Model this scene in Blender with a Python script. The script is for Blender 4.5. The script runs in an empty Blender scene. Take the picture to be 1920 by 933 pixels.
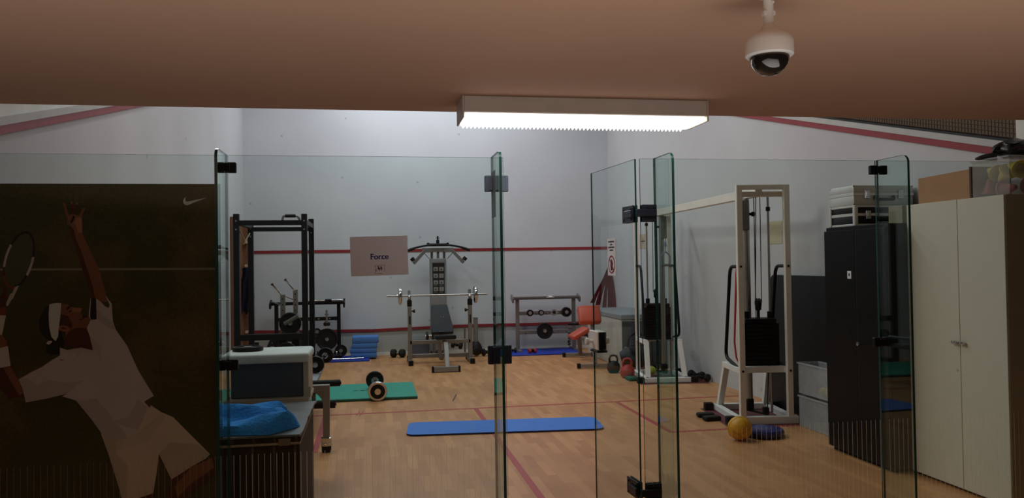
import bpy, bmesh, math, random
from mathutils import Vector, Matrix
random.seed(7)
PI = math.pi
SC = bpy.context.scene
COL = SC.collection
R = math.radians

# ------------------------------------------------------------------ materials
def new_mat(name):
    m = bpy.data.materials.new(name); m.use_nodes = True
    nt = m.node_tree; nt.nodes.clear()
    out = nt.nodes.new('ShaderNodeOutputMaterial')
    return m, nt, out
def srgb(r, g, b):
    f = lambda c: (c/255/12.92) if c/255 <= .04045 else ((c/255+.055)/1.055)**2.4
    return (f(r), f(g), f(b), 1)
def mat(name, col, rough=.5, metal=0, noise=.12, scale=8, bump=0, bscale=60, spec=.5, coat=0):
    """principled surface with a little procedural mottling"""
    m, nt, out = new_mat(name); N = nt.nodes; L = nt.links
    b = N.new('ShaderNodeBsdfPrincipled'); L.new(b.outputs[0], out.inputs[0])
    b.inputs['Roughness'].default_value = rough; b.inputs['Metallic'].default_value = metal
    b.inputs['Specular IOR Level'].default_value = spec; b.inputs['Coat Weight'].default_value = coat
    tc = N.new('ShaderNodeTexCoord')
    no = N.new('ShaderNodeTexNoise'); no.inputs['Scale'].default_value = scale; no.inputs['Detail'].default_value = 5
    L.new(tc.outputs['Object'], no.inputs['Vector'])
    mx = N.new('ShaderNodeMix'); mx.data_type = 'RGBA'
    c = col if len(col) == 4 else (*col, 1)
    mx.inputs[6].default_value = tuple(x*(1-noise) for x in c[:3])+(1,)
    mx.inputs[7].default_value = tuple(min(1, x*(1+noise)) for x in c[:3])+(1,)
    L.new(no.outputs[0], mx.inputs[0]); L.new(mx.outputs[2], b.inputs['Base Color'])
    if bump:
        n2 = N.new('ShaderNodeTexNoise'); n2.inputs['Scale'].default_value = bscale
        L.new(tc.outputs['Object'], n2.inputs['Vector'])
        bp = N.new('ShaderNodeBump'); bp.inputs['Strength'].default_value = bump; bp.inputs['Distance'].default_value = .01
        L.new(n2.outputs[0], bp.inputs['Height']); L.new(bp.outputs[0], b.inputs['Normal'])
    return m
def emit_mat(name, col, strength):
    m, nt, out = new_mat(name); e = nt.nodes.new('ShaderNodeEmission')
    e.inputs[0].default_value = col; e.inputs[1].default_value = strength
    nt.links.new(e.outputs[0], out.inputs[0]); return m
def glass_mat(name, tint, refl=1.0):
    """thin architectural glass: tinted straight transmission plus Fresnel reflection"""
    m, nt, out = new_mat(name); N = nt.nodes; L = nt.links
    tr = N.new('ShaderNodeBsdfTransparent'); tr.inputs[0].default_value = tint
    gl = N.new('ShaderNodeBsdfGlossy'); gl.inputs['Roughness'].default_value = 0.0; gl.inputs[0].default_value = (.95, 1, .98, 1)
    geo = N.new('ShaderNodeNewGeometry')
    mp = N.new('ShaderNodeMapRange'); mp.inputs[3].default_value = 1.5; mp.inputs[4].default_value = 1/1.5
    L.new(geo.outputs['Backfacing'], mp.inputs[0])
    fr = N.new('ShaderNodeFresnel'); L.new(mp.outputs[0], fr.inputs[0])
    mu = N.new('ShaderNodeMath'); mu.operation = 'MULTIPLY'; mu.inputs[1].default_value = refl*.7
    L.new(fr.outputs[0], mu.inputs[0])
    mx = N.new('ShaderNodeMixShader'); L.new(mu.outputs[0], mx.inputs[0]); L.new(tr.outputs[0], mx.inputs[1]); L.new(gl.outputs[0], mx.inputs[2])
    L.new(mx.outputs[0], out.inputs[0]); return m
def alpha_mat(name, col, alpha, rough=.4):
    m, nt, out = new_mat(name); N = nt.nodes; L = nt.links
    tr = N.new('ShaderNodeBsdfTransparent')
    b = N.new('ShaderNodeBsdfPrincipled'); b.inputs['Base Color'].default_value = col; b.inputs['Roughness'].default_value = rough
    tc = N.new('ShaderNodeTexCoord'); no = N.new('ShaderNodeTexNoise'); no.inputs['Scale'].default_value = 9
    L.new(tc.outputs['Object'], no.inputs['Vector'])
    mp = N.new('ShaderNodeMapRange'); mp.inputs[3].default_value = alpha-.08; mp.inputs[4].default_value = alpha+.08
    L.new(no.outputs[0], mp.inputs[0])
    mx = N.new('ShaderNodeMixShader'); L.new(mp.outputs[0], mx.inputs[0]); L.new(tr.outputs[0], mx.inputs[1]); L.new(b.outputs[0], mx.inputs[2])
    L.new(mx.outputs[0], out.inputs[0]); return m
def frost_mat():
    """frosted film: half clear, half scattering the light of both rooms"""
    m, nt, out = new_mat('frosted_stripe'); N = nt.nodes; L = nt.links
    tr = N.new('ShaderNodeBsdfTransparent'); tl = N.new('ShaderNodeBsdfTranslucent'); df = N.new('ShaderNodeBsdfDiffuse')
    tl.inputs[0].default_value = (.80, .66, .48, 1); df.inputs[0].default_value = (.75, .62, .46, 1)
    ad = N.new('ShaderNodeMixShader'); ad.inputs[0].default_value = .4; L.new(tl.outputs[0], ad.inputs[1]); L.new(df.outputs[0], ad.inputs[2])
    mx = N.new('ShaderNodeMixShader'); mx.inputs[0].default_value = .48; L.new(tr.outputs[0], mx.inputs[1]); L.new(ad.outputs[0], mx.inputs[2])
    L.new(mx.outputs[0], out.inputs[0]); return m
def plaster_mat(name, col, scuffs=False):
    m, nt, out = new_mat(name); N = nt.nodes; L = nt.links
    b = N.new('ShaderNodeBsdfPrincipled'); L.new(b.outputs[0], out.inputs[0]); b.inputs['Roughness'].default_value = .75
    b.inputs['Specular IOR Level'].default_value = .25
    tc = N.new('ShaderNodeTexCoord')
    n1 = N.new('ShaderNodeTexNoise'); n1.inputs['Scale'].default_value = .7; n1.inputs['Detail'].default_value = 6
    L.new(tc.outputs['Object'], n1.inputs['Vector'])
    r1 = N.new('ShaderNodeValToRGB'); r1.color_ramp.elements[0].position = .3; r1.color_ramp.elements[1].position = .7
    r1.color_ramp.elements[0].color = (*[c*.88 for c in col], 1); r1.color_ramp.elements[1].color = (*col, 1)
    L.new(n1.outputs[0], r1.inputs[0]); last = r1.outputs[0]
    if scuffs:   # small dark ball marks
        v = N.new('ShaderNodeTexVoronoi'); v.inputs['Scale'].default_value = 2.1; L.new(tc.outputs['Object'], v.inputs['Vector'])
        r2 = N.new('ShaderNodeValToRGB'); r2.color_ramp.elements[0].position = .035; r2.color_ramp.elements[1].position = .055
        r2.color_ramp.elements[0].color = (.45, .45, .45, 1); r2.color_ramp.elements[1].color = (1, 1, 1, 1)
        L.new(v.outputs['Distance'], r2.inputs[0])
        mx = N.new('ShaderNodeMix'); mx.data_type = 'RGBA'; mx.blend_type = 'MULTIPLY'; mx.inputs[0].default_value = .5
        L.new(last, mx.inputs[6]); L.new(r2.outputs[0], mx.inputs[7]); last = mx.outputs[2]
    L.new(last, b.inputs['Base Color'])
    n2 = N.new('ShaderNodeTexNoise'); n2.inputs['Scale'].default_value = 35; L.new(tc.outputs['Object'], n2.inputs['Vector'])
    bp = N.new('ShaderNodeBump'); bp.inputs['Strength'].default_value = .06; L.new(n2.outputs[0], bp.inputs['Height']); L.new(bp.outputs[0], b.inputs['Normal'])
    return m
def parquet_mat():
    m, nt, out = new_mat('parquet'); N = nt.nodes; L = nt.links
    b = N.new('ShaderNodeBsdfPrincipled'); L.new(b.outputs[0], out.inputs[0])
    b.inputs['Roughness'].default_value = .42; b.inputs['Specular IOR Level'].default_value = .35
    tc = N.new('ShaderNodeTexCoord'); mp = N.new('ShaderNodeMapping'); mp.inputs['Rotation'].default_value = (0, 0, PI/2)
    L.new(tc.outputs['Object'], mp.inputs[0])
    br = N.new('ShaderNodeTexBrick'); L.new(mp.outputs[0], br.inputs['Vector'])
    br.inputs['Scale'].default_value = 1; br.inputs['Brick Width'].default_value = .42; br.inputs['Row Height'].default_value = .07
    br.inputs['Mortar Size'].default_value = .0012; br.inputs['Mortar Smooth'].default_value = 1; br.inputs['Bias'].default_value = 0
    br.inputs['Color1'].default_value = (.51, .245, .098, 1); br.inputs['Color2'].default_value = (.665, .345, .148, 1)
    br.inputs['Mortar'].default_value = (.36, .19, .09, 1)
    no = N.new('ShaderNodeTexNoise'); no.inputs['Scale'].default_value = 1.2; no.inputs['Detail'].default_value = 6
    L.new(tc.outputs['Object'], no.inputs['Vector'])
    rp = N.new('ShaderNodeValToRGB'); rp.color_ramp.elements[0].position = .3; rp.color_ramp.elements[1].position = .72
    rp.color_ramp.elements[0].color = (.84, .80, .76, 1); rp.color_ramp.elements[1].color = (1.0, 1.0, 1.0, 1)
    L.new(no.outputs[0], rp.inputs[0])
    mx = N.new('ShaderNodeMix'); mx.data_type = 'RGBA'; mx.blend_type = 'MULTIPLY'; mx.inputs[0].default_value = 1
    L.new(br.outputs['Color'], mx.inputs[6]); L.new(rp.outputs[0], mx.inputs[7]); L.new(mx.outputs[2], b.inputs['Base Color'])
    return m
def stripes_mat(name, c1, c2, axis_scale, rough=.6):
    """fine vertical boarding"""
    m, nt, out = new_mat(name); N = nt.nodes; L = nt.links
    b = N.new('ShaderNodeBsdfPrincipled'); L.new(b.outputs[0], out.inputs[0]); b.inputs['Roughness'].default_value = rough; b.inputs['Specular IOR Level'].default_value = .08
    tc = N.new('ShaderNodeTexCoord'); sp = N.new('ShaderNodeSeparateXYZ'); L.new(tc.outputs['Object'], sp.inputs[0])
    ad = N.new('ShaderNodeMath'); ad.operation = 'ADD'; L.new(sp.outputs[0], ad.inputs[0]); L.new(sp.outputs[1], ad.inputs[1])
    mu = N.new('ShaderNodeMath'); mu.operation = 'MULTIPLY'; mu.inputs[1].default_value = axis_scale; L.new(ad.outputs[0], mu.inputs[0])
    fr = N.new('ShaderNodeMath'); fr.operation = 'FRACT'; L.new(mu.outputs[0], fr.inputs[0])
    rp = N.new('ShaderNodeValToRGB'); rp.color_ramp.elements[0].position = .86; rp.color_ramp.elements[1].position = .93
    rp.color_ramp.elements[0].color = c1; rp.color_ramp.elements[1].color = c2
    L.new(fr.outputs[0], rp.inputs[0]); L.new(rp.outputs[0], b.inputs['Base Color']); return m
def turf_mat():
    """printed grass of the poster: dark olive, browner towards the lower right"""
    m, nt, out = new_mat('poster_turf'); N = nt.nodes; L = nt.links
    b = N.new('ShaderNodeBsdfPrincipled'); L.new(b.outputs[0], out.inputs[0]); b.inputs['Roughness'].default_value = .7
    b.inputs['Specular IOR Level'].default_value = .15
    tc = N.new('ShaderNodeTexCoord')
    n1 = N.new('ShaderNodeTexNoise'); n1.inputs['Scale'].default_value = 2.2; n1.inputs['Detail'].default_value = 8; L.new(tc.outputs['Object'], n1.inputs['Vector'])
    r1 = N.new('ShaderNodeValToRGB'); r1.color_ramp.elements[0].position = .38; r1.color_ramp.elements[1].position = .66
    r1.color_ramp.elements[0].color = (.098, .092, .038, 1); r1.color_ramp.elements[1].color = (.250, .160, .078, 1)
    sp = N.new('ShaderNodeSeparateXYZ'); L.new(tc.outputs['Object'], sp.inputs[0])
    mr = N.new('ShaderNodeMapRange'); mr.inputs[1].default_value = .3; mr.inputs[2].default_value = 1.4; mr.inputs[3].default_value = -.12; mr.inputs[4].default_value = .16
    L.new(sp.outputs[0], mr.inputs[0])
    ad = N.new('ShaderNodeMath'); ad.operation = 'ADD'; L.new(n1.outputs[0], ad.inputs[0]); L.new(mr.outputs[0], ad.inputs[1]); L.new(ad.outputs[0], r1.inputs[0])
    n2 = N.new('ShaderNodeTexNoise'); n2.inputs['Scale'].default_value = 70; n2.inputs['Detail'].default_value = 3; L.new(tc.outputs['Object'], n2.inputs['Vector'])
    r2 = N.new('ShaderNodeValToRGB'); r2.color_ramp.elements[0].color = (.6, .6, .6, 1); r2.color_ramp.elements[1].color = (1.3, 1.3, 1.3, 1)
    L.new(n2.outputs[0], r2.inputs[0])
    mx = N.new('ShaderNodeMix'); mx.data_type = 'RGBA'; mx.blend_type = 'MULTIPLY'; mx.inputs[0].default_value = 1
    L.new(r1.outputs[0], mx.inputs[6]); L.new(r2.outputs[0], mx.inputs[7]); L.new(mx.outputs[2], b.inputs['Base Color']); return m

M = {}
def defmat(k, *a, **kw): M[k] = mat(k, *a, **kw)
M['floor'] = parquet_mat()
M['wall'] = plaster_mat('court_plaster', (.64, .665, .70), True)
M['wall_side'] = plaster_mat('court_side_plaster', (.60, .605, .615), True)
M['tin'] = plaster_mat('tin_board', (.50, .50, .47))
M['hall_ceiling'] = plaster_mat('hall_ceiling_paint', (.60, .365, .25))
M['hall_wall'] = plaster_mat('hall_wall_paint', (.20, .17, .15))
M['hall_floor'] = mat('hall_floor', (.20, .15, .11), .6)
M['gallery'] = plaster_mat('gallery_paint', (.74, .68, .42))
M['gallery_brown'] = plaster_mat('gallery_brown', (.22, .16, .11))
M['roof'] = plaster_mat('roof_paint', (.7, .7, .7))
defmat('line_red', (.27, .018, .024), .55, noise=.2)
defmat('tape_red', (.40, .05, .045), .5, noise=.25, scale=20)
defmat('band_grey', (.52, .52, .50), .7)
defmat('band_white', (.74, .75, .70), .7)
M['glass'] = glass_mat('partition_glass', (.905, .945, .935, 1), .5)
M['glass_fin'] = glass_mat('fin_glass', (.86, .925, .91, 1))
defmat('glass_edge', (.010, .075, .062), .15, spec=.6)
M['stripe'] = frost_mat()
defmat('clamp', (.012, .013, .016), .4, spec=.22)
defmat('navy_metal', (.035, .045, .075), .38, metal=.4)
defmat('slate_metal', (.20, .25, .34), .4)
defmat('white_plastic', (.78, .75, .70), .4)
defmat('lamp_white', (.66, .58, .50), .5)
M['lamp_glow'] = emit_mat('lamp_glow', (1, .97, .92, 1), 3.2)
M['dome'] = mat('smoked_dome', (.012, .010, .009), .08, spec=.8, coat=.6)
defmat('black_steel', (.012, .012, .014), .42, spec=.22)
defmat('black_rubber', (.010, .010, .010), .6, spec=.22, bump=.1)
defmat('black_iron', (.016, .015, .015), .5, spec=.22, bump=.15)
defmat('black_vinyl', (.014, .015, .017), .42, spec=.22, bump=.05)
defmat('grey_steel', (.20, .19, .18), .4, metal=.35)
defmat('silver_steel', (.27, .255, .235), .4, metal=.3)
defmat('chrome', (.62, .62, .63), .14, metal=1)
defmat('brushed', (.42, .40, .37), .32, metal=.9)
defmat('white_paint', (.80, .80, .77), .4)
defmat('cream_paint', (.82, .76, .67), .45)
defmat('wood_red', (.20, .085, .042), .5, noise=.3, scale=14)
defmat('wood_peg', (.52, .36, .22), .5)
defmat('navy_cloth', (.012, .016, .045), .9, bump=.4, bscale=25)
defmat('blue_foam', (.07, .21, .54), .7, bump=.1)
defmat('blue_mat', (.012, .04, .38), .75, bump=.1)
defmat('exercise_blue', (.035, .19, .66), .65, bump=.1, bscale=200)
defmat('exercise_blue_edge', (.008, .02, .10), .7)
defmat('teal_mat', (.02, .30, .215), .65, bump=.08)
defmat('teal_edge', (.008, .10, .07), .65)
defmat('orange_vinyl', (.50, .085, .045), .42, bump=.05)
defmat('red_band', (.27, .035, .04), .6, noise=.25)
defmat('red_strap', (.42, .02, .025), .5)
defmat('red_rubber', (.42, .03, .025), .5)
defmat('mat_maroon', (.115, .025, .025), .8)
defmat('grey_top', (.22, .24, .25), .5)
defmat('chest_white', (.52, .52, .47), .5)
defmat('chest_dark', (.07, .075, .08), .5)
defmat('pad_grey', (.66, .74, .71), .5, bump=.05)
defmat('slate_panel', (.060, .078, .092), .5, noise=.25)
defmat('frame_cream', (.50, .47, .38), .5)
defmat('table_top', (.15, .165, .17), .42, noise=.3)
M['table_wood'] = stripes_mat('table_boards', (.038, .022, .016, 1), (.10, .07, .05, 1), 9)
defmat('trim_beige', (.42, .34, .24), .5)
defmat('tape_brown', (.24, .17, .12), .5)
defmat('towel', (.020, .26, .74), .95, bump=.7, bscale=70, noise=.25)
defmat('yellow_ball', (.70, .36, .015), .45)
defmat('ball_seam', (.36, .17, .01), .6)
defmat('blue_disc', (.010, .02, .13), .35)
defmat('lime_ball', (.38, .48, .06), .7)
defmat('green_dark', (.008, .07, .05), .7)
M['clear_plastic'] = alpha_mat('clear_plastic', (.60, .65, .68, 1), .36, .25)
M['bin_plastic'] = alpha_mat('bin_plastic', (.7, .7, .67, 1), .18, .2)
defmat('cone_yellow', (.75, .62, .06), .6)
defmat('cone_red', (.42, .08, .08), .6)
defmat('bag_black', (.008, .007, .009), .35, bump=.6, bscale=18)
defmat('cardboard', (.46, .25, .13), .8)
defmat('cardboard_dark', (.10, .05, .03), .8)
defmat('cardboard_tan', (.42, .34, .23), .8)
defmat('alu_case', (.66, .67, .63), .42, metal=.35)
defmat('alu_trim', (.75, .74, .70), .35, metal=.6)
defmat('case_black', (.014, .014, .016), .45, spec=.22)
M['cabinet_black'] = mat('cabinet_black', (.007, .0065, .007), .35, noise=.3, spec=.14)
defmat('cabinet_gap', (.003, .003, .003), .6)
defmat('cabinet_white', (.72, .70, .57), .5, noise=.04)
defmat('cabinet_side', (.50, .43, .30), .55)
defmat('seam', (.16, .15, .11), .7)
defmat('paper_pink', (.74, .74, .82), .45, noise=.05)
defmat('paper_white', (.85, .86, .90), .5, noise=.03)
defmat('paper_tan', (.46, .39, .29), .8)
defmat('paper_yellow', (.50, .46, .30), .8)
defmat('ink_blue', (.025, .03, .20), .6)
defmat('ink_purple', (.06, .012, .07), .5)
defmat('ink_black', (.012, .012, .014), .6)
defmat('sign_red', (.36, .02, .04), .5)
defmat('net_brown', (.13, .085, .055), .8)
defmat('net_pale', (.42, .38, .25), .8)
defmat('tower_black', (.006, .006, .007), .5, spec=.22)
defmat('panel_grey', (.27, .27, .265), .4)
defmat('crate_slate', (.10, .105, .14), .5)
defmat('notice_grey', (.10, .11, .12), .5)
defmat('tape_gold', (.60, .38, .12), .5)
M['turf'] = turf_mat()
PK = dict(line=(0.310, 0.290, 0.203), swoosh=(0.900, 0.900, 0.900), black=(0.046, 0.034, 0.030), silver=(0.684, 0.612, 0.574), red=(0.325, 0.073, 0.052),
          darkred=(0.131, 0.039, 0.038), strings=(0.116, 0.122, 0.067), white2=(0.846, 0.766, 0.757), white=(0.900, 0.900, 0.869), skin=(0.341, 0.141, 0.080),
          skindark=(0.131, 0.050, 0.030), skinlite=(0.520, 0.222, 0.132), shadow=(0.065, 0.029, 0.019), hair=(0.033, 0.029, 0.022), brow=(0.033, 0.020, 0.019),
          ear=(0.488, 0.175, 0.104), eardark=(0.195, 0.068, 0.043), shirt=(0.764, 0.680, 0.703), shirt2=(0.622, 0.549, 0.555), shirt3=(0.689, 0.609, 0.619),
          shorts=(0.829, 0.696, 0.612), shorts2=(0.660, 0.540, 0.468), shorts3=(0.747, 0.620, 0.544))
for k, c in PK.items():
    M['print_'+k] = mat('print_'+k, c, .7, noise=.16, scale=5, spec=.15)

# ------------------------------------------------------------------ mesh builder
class MB:
    def __init__(s): s.bm = bmesh.new(); s.mi = 0; s.xf = None
    def _mark(s, n0, f0):
        s.bm.faces.ensure_lookup_table()
        for f in list(s.bm.faces)[f0:]: f.material_index = s.mi
        if s.xf is not None:
            s.bm.verts.ensure_lookup_table()
            for v in list(s.bm.verts)[n0:]: v.co = s.xf @ v.co
    def box(s, lo, hi, bev=0, rot=None, seg=1):
        """axis aligned box between two corners, optional rotation matrix about its centre"""
        t = bmesh.new(); c = (Vector(lo)+Vector(hi))/2; d = Vector(hi)-Vector(lo)
        bmesh.ops.create_cube(t, size=1)
        for v in t.verts: v.co = Vector((v.co.x*d.x, v.co.y*d.y, v.co.z*d.z))
        if bev: bmesh.ops.bevel(t, geom=list(t.edges), offset=min(bev, min(abs(x) for x in d)*.45), segments=seg, affect='EDGES', profile=.5)
        for v in t.verts: v.co = ((rot @ v.co) if rot else v.co)+c
        s._join(t); return s
    def _join(s, t):
        n0 = len(s.bm.verts); f0 = len(s.bm.faces)
        mp = {}
        for v in t.verts: mp[v] = s.bm.verts.new(v.co)
        for f in t.faces:
            try: nf = s.bm.faces.new([mp[v] for v in f.verts]); nf.material_index = s.mi
            except ValueError: pass
        if s.xf is not None:
            for v in mp.values(): v.co = s.xf @ v.co
        t.free()
    def bar(s, p0, p1, w, h=None, up=(0, 0, 1), bev=.003):
        """square tube between two points"""
        p0, p1 = Vector(p0), Vector(p1); h = h or w; d = p1-p0; L = d.length; z = d.normalized()
        x = Vector(up).cross(z)
        if x.length < 1e-4: x = Vector((1, 0, 0)).cross(z) if abs(z.x) < .9 else Vector((0, 1, 0)).cross(z)
        x.normalize(); y = z.cross(x)
        t = bmesh.new(); bmesh.ops.create_cube(t, size=1)
        for v in t.verts: v.co = Vector((v.co.x*w, v.co.y*h, v.co.z*L))
        if bev: bmesh.ops.bevel(t, geom=list(t.edges), offset=min(bev, w*.3, h*.3), segments=1, affect='EDGES')
        mtx = Matrix((x, y, z)).transposed()
        for v in t.verts: v.co = mtx @ v.co+(p0+p1)/2
        s._join(t); return s
    def cyl(s, p0, p1, r, r2=None, seg=20, cap=True):
        p0, p1 = Vector(p0), Vector(p1); r2 = r if r2 is None else r2
        d = p1-p0; q = d.to_track_quat('Z', 'Y'); t = bmesh.new()
        bmesh.ops.create_cone(t, cap_ends=cap, segments=seg, radius1=r, radius2=max(r2, 1e-5), depth=d.length)
        for v in t.verts: v.co = q @ v.co+(p0+p1)/2
        s._join(t); return s
    def lathe(s, prof, c, axis=(0, 0, 1), seg=28, ring=False):
        """profile [(r, h)] turned about an axis through c"""
        q = Vector(axis).to_track_quat('Z', 'Y'); c = Vector(c); t = bmesh.new(); rings = []
        for r, h in prof:
            if r < 1e-5: rings.append([t.verts.new(q @ Vector((0, 0, h))+c)])
            else: rings.append([t.verts.new(q @ Vector((r*math.cos(2*PI*k/seg), r*math.sin(2*PI*k/seg), h))+c) for k in range(seg)])
        if ring: rings.append(rings[0])
        for a, b in zip(rings, rings[1:]):
            for k in range(seg):
                k2 = (k+1) % seg
                vs = [a[k % len(a)], a[k2 % len(a)], b[k2 % len(b)], b[k % len(b)]]
                u = []
                for v in vs:
                    if v not in u: u.append(v)
                if len(u) > 2: t.faces.new(u)
        for e in (() if ring else (rings[0], rings[-1])):
            if len(e) > 2: t.faces.new(e)
        bmesh.ops.recalc_face_normals(t, faces=t.faces); s._join(t); return s
    def tube(s, pts, r, seg=10, fillet=0):
        pts = [Vector(p) for p in pts]
        if fillet:
            o = [pts[0]]
            for a, b, c in zip(pts, pts[1:], pts[2:]):
                f = min(fillet, (a-b).length*.45, (c-b).length*.45); p = b+(a-b).normalized()*f; q = b+(c-b).normalized()*f
                for k in range(6):
                    u = k/5; o.append(p*(1-u)**2+b*2*u*(1-u)+q*u*u)
            o.append(pts[-1]); pts = o
        t = bmesh.new(); rings = []; n = None
        for i, p in enumerate(pts):
            d = (pts[min(i+1, len(pts)-1)]-pts[max(i-1, 0)]).normalized()
            if n is None: n = d.orthogonal().normalized()
            else: n = (n-d*n.dot(d)).normalized()
            b = d.cross(n); rr = r[i] if isinstance(r, (list, tuple)) else r
            rings.append([t.verts.new(p+n*rr*math.cos(2*PI*k/seg)+b*rr*math.sin(2*PI*k/seg)) for k in range(seg)])
        for a, b in zip(rings, rings[1:]):
            for k in range(seg): t.faces.new((a[k], a[(k+1) % seg], b[(k+1) % seg], b[k]))
        t.faces.new(rings[0]); t.faces.new(rings[-1])
        bmesh.ops.recalc_face_normals(t, faces=t.faces); s._join(t); return s
    def prism(s, poly, a, b, plane='xz'):
        """extrude a 2D polygon: plane xz (along y), yz (along x), xy (along z)"""
        f = {'xz': lambda p, k: (p[0], k, p[1]), 'yz': lambda p, k: (k, p[0], p[1]), 'xy': lambda p, k: (p[0], p[1], k)}[plane]
        t = bmesh.new(); A = [t.verts.new(f(p, a)) for p in poly]; B = [t.verts.new(f(p, b)) for p in poly]; n = len(poly)
        t.faces.new(A); t.faces.new(B)
        for k in range(n): t.faces.new((A[k], A[(k+1) % n], B[(k+1) % n], B[k]))
        bmesh.ops.recalc_face_normals(t, faces=t.faces); s._join(t); return s
    def flat(s, poly, k, plane='xz'):
        f = {'xz': lambda p: (p[0], k, p[1]), 'yz': lambda p: (k, p[0], p[1]), 'xy': lambda p: (p[0], p[1], k)}[plane]
        t = bmesh.new(); t.faces.new([t.verts.new(f(p)) for p in poly]); s._join(t); return s
    def sphere(s, c, r, sub=3, sc=(1, 1, 1)):
        t = bmesh.new(); bmesh.ops.create_icosphere(t, subdivisions=sub, radius=r)
        for v in t.verts: v.co = Vector((v.co.x*sc[0], v.co.y*sc[1], v.co.z*sc[2]))+Vector(c)
        s._join(t); return s
    def build(s, name, mats, parent=None, smooth=True):
        me = bpy.data.meshes.new(name)
        off = Vector(parent['_o']) if parent is not None and '_o' in parent else Vector((0, 0, 0))
        for v in s.bm.verts: v.co -= off
        bmesh.ops.recalc_face_normals(s.bm, faces=s.bm.faces) if not getattr(s, 'keep', False) else None
        s.bm.to_mesh(me); s.bm.free()
        for m in (mats if isinstance(mats, (list, tuple)) else [mats]): me.materials.append(M[m])
        if smooth:
            me.polygons.foreach_set('use_smooth', [True]*len(me.polygons)); me.set_sharp_from_angle(angle=R(35))
        o = bpy.data.objects.new(name, me); COL.objects.link(o)
        if parent is not None:
            o.parent = parent
            if '_o' in parent: o['_o'] = tuple(off)
        return o
def recentre(o):
    """put a one-mesh thing's origin at the middle of its base"""
    me = o.data; xs = [v.co for v in me.vertices]
    c = Vector(((min(v.x for v in xs)+max(v.x for v in xs))/2, (min(v.y for v in xs)+max(v.y for v in xs))/2, min(v.z for v in xs)))
    for v in me.vertices: v.co -= c
    o.location = o.location+c
    return o
def tag(o, label, cat, group=None):
    o['label'] = label; o['category'] = cat
    if group: o['group'] = group
    return o
def thing(name, label, cat, loc=(0, 0, 0), group=None):
    o = bpy.data.objects.new(name, None); COL.objects.link(o); o.location = loc; o.empty_display_size = .1
    o['_o'] = tuple(loc); return tag(o, label, cat, group)
def one(mb, name, mats, label, cat, group=None, smooth=True):
    return tag(recentre(mb.build(name, mats, None, smooth)), label, cat, group)
def struct(mb, name, mats, parent=None, smooth=False):
    o = mb.build(name, mats, parent, smooth)
    if parent is None: o['kind'] = 'structure'
    return o
def rotz(c, a):
    """turn about the vertical through c"""
    return Matrix.Translation(Vector(c)) @ Matrix.Rotation(a, 4, 'Z') @ Matrix.Translation(-Vector(c))
def text_mesh(txt, size, bold=0.0):
    """letters as flat polygons, returned as triangles in local x,y"""
    cu = bpy.data.curves.new('lettering', 'FONT'); cu.body = txt; cu.size = size; cu.offset = bold; cu.align_x = 'CENTER'
    ob = bpy.data.objects.new('lettering', cu); COL.objects.link(ob)
    dg = bpy.context.evaluated_depsgraph_get(); me = bpy.data.meshes.new_from_object(ob.evaluated_get(dg))
    tris = [[tuple(me.vertices[i].co) for i in p.vertices] for p in me.polygons]
    COL.objects.unlink(ob); bpy.data.objects.remove(ob); bpy.data.curves.remove(cu); bpy.data.meshes.remove(me)
    return tris
def put_text(mb, tris, f):
    for t in tris:
        b = bmesh.new(); b.faces.new([b.verts.new(f(p[0], p[1])) for p in t]); mb._join(b)

# ================================================================== SETTING
def sbox(name, mats, lo, hi): return struct(MB().box(lo, hi), name, mats)
sbox('floor', 'floor', (-.02, -.6, -.1), (6.42, 9.9, 0))
sbox('floor.001', 'hall_floor', (-1.7, -8.1, -.1), (8.2, -.6, 0))
sbox('wall_front', 'wall', (-1.7, 9.75, 0), (8.2, 9.95, 6.2))
def zt(y): return 2.20+.2535*y            # top of the sloping side walls
for nm, x0, x1 in (('wall_left', -.2, 0), ('wall_right', 6.4, 6.6)):
    m = MB(); q = 0 if x0 < 0 else -.03; m.prism([(-.1, 0), (9.75, 0), (9.75, zt(9.75)+q), (-.1, zt(-.1)+q)], x0, x1, 'yz'); struct(m, nm, 'wall_side')
sbox('wall_left.001', 'gallery', (-1.9, -8.1, 0), (-1.7, 9.95, 6.2))
sbox('wall_right.001', 'gallery_brown', (8.2, -8.1, 0), (8.4, 9.95, 6.2))
sbox('wall_back', 'hall_wall', (-1.7, -8.3, 0), (8.2, -8.1, 6.2))
for nm, x0, x1 in (('wall_left.002', -1.7, -.2), ('wall_right.002', 6.6, 8.2)):
    sbox(nm, 'hall_wall', (x0, -.12, 0), (x1, -.02, 2.35))
for nm, x0, x1 in (('wall_left.003', -1.7, -1.66), ('wall_right.003', 8.16, 8.2)):
    sbox(nm, 'hall_wall', (x0, -8.1, 0), (x1, -.12, 2.35))
m = MB(); m.prism([(-1.7, -8.1), (8.2, -8.1), (8.2, -.24), (2.85, -.125), (-1.7, -.115)], 2.35, 2.62, 'xy'); struct(m, 'ceiling', 'hall_ceiling')
sbox('ceiling.001', 'roof', (-1.9, -8.3, 6.2), (8.4, 9.95, 6.35))
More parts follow.
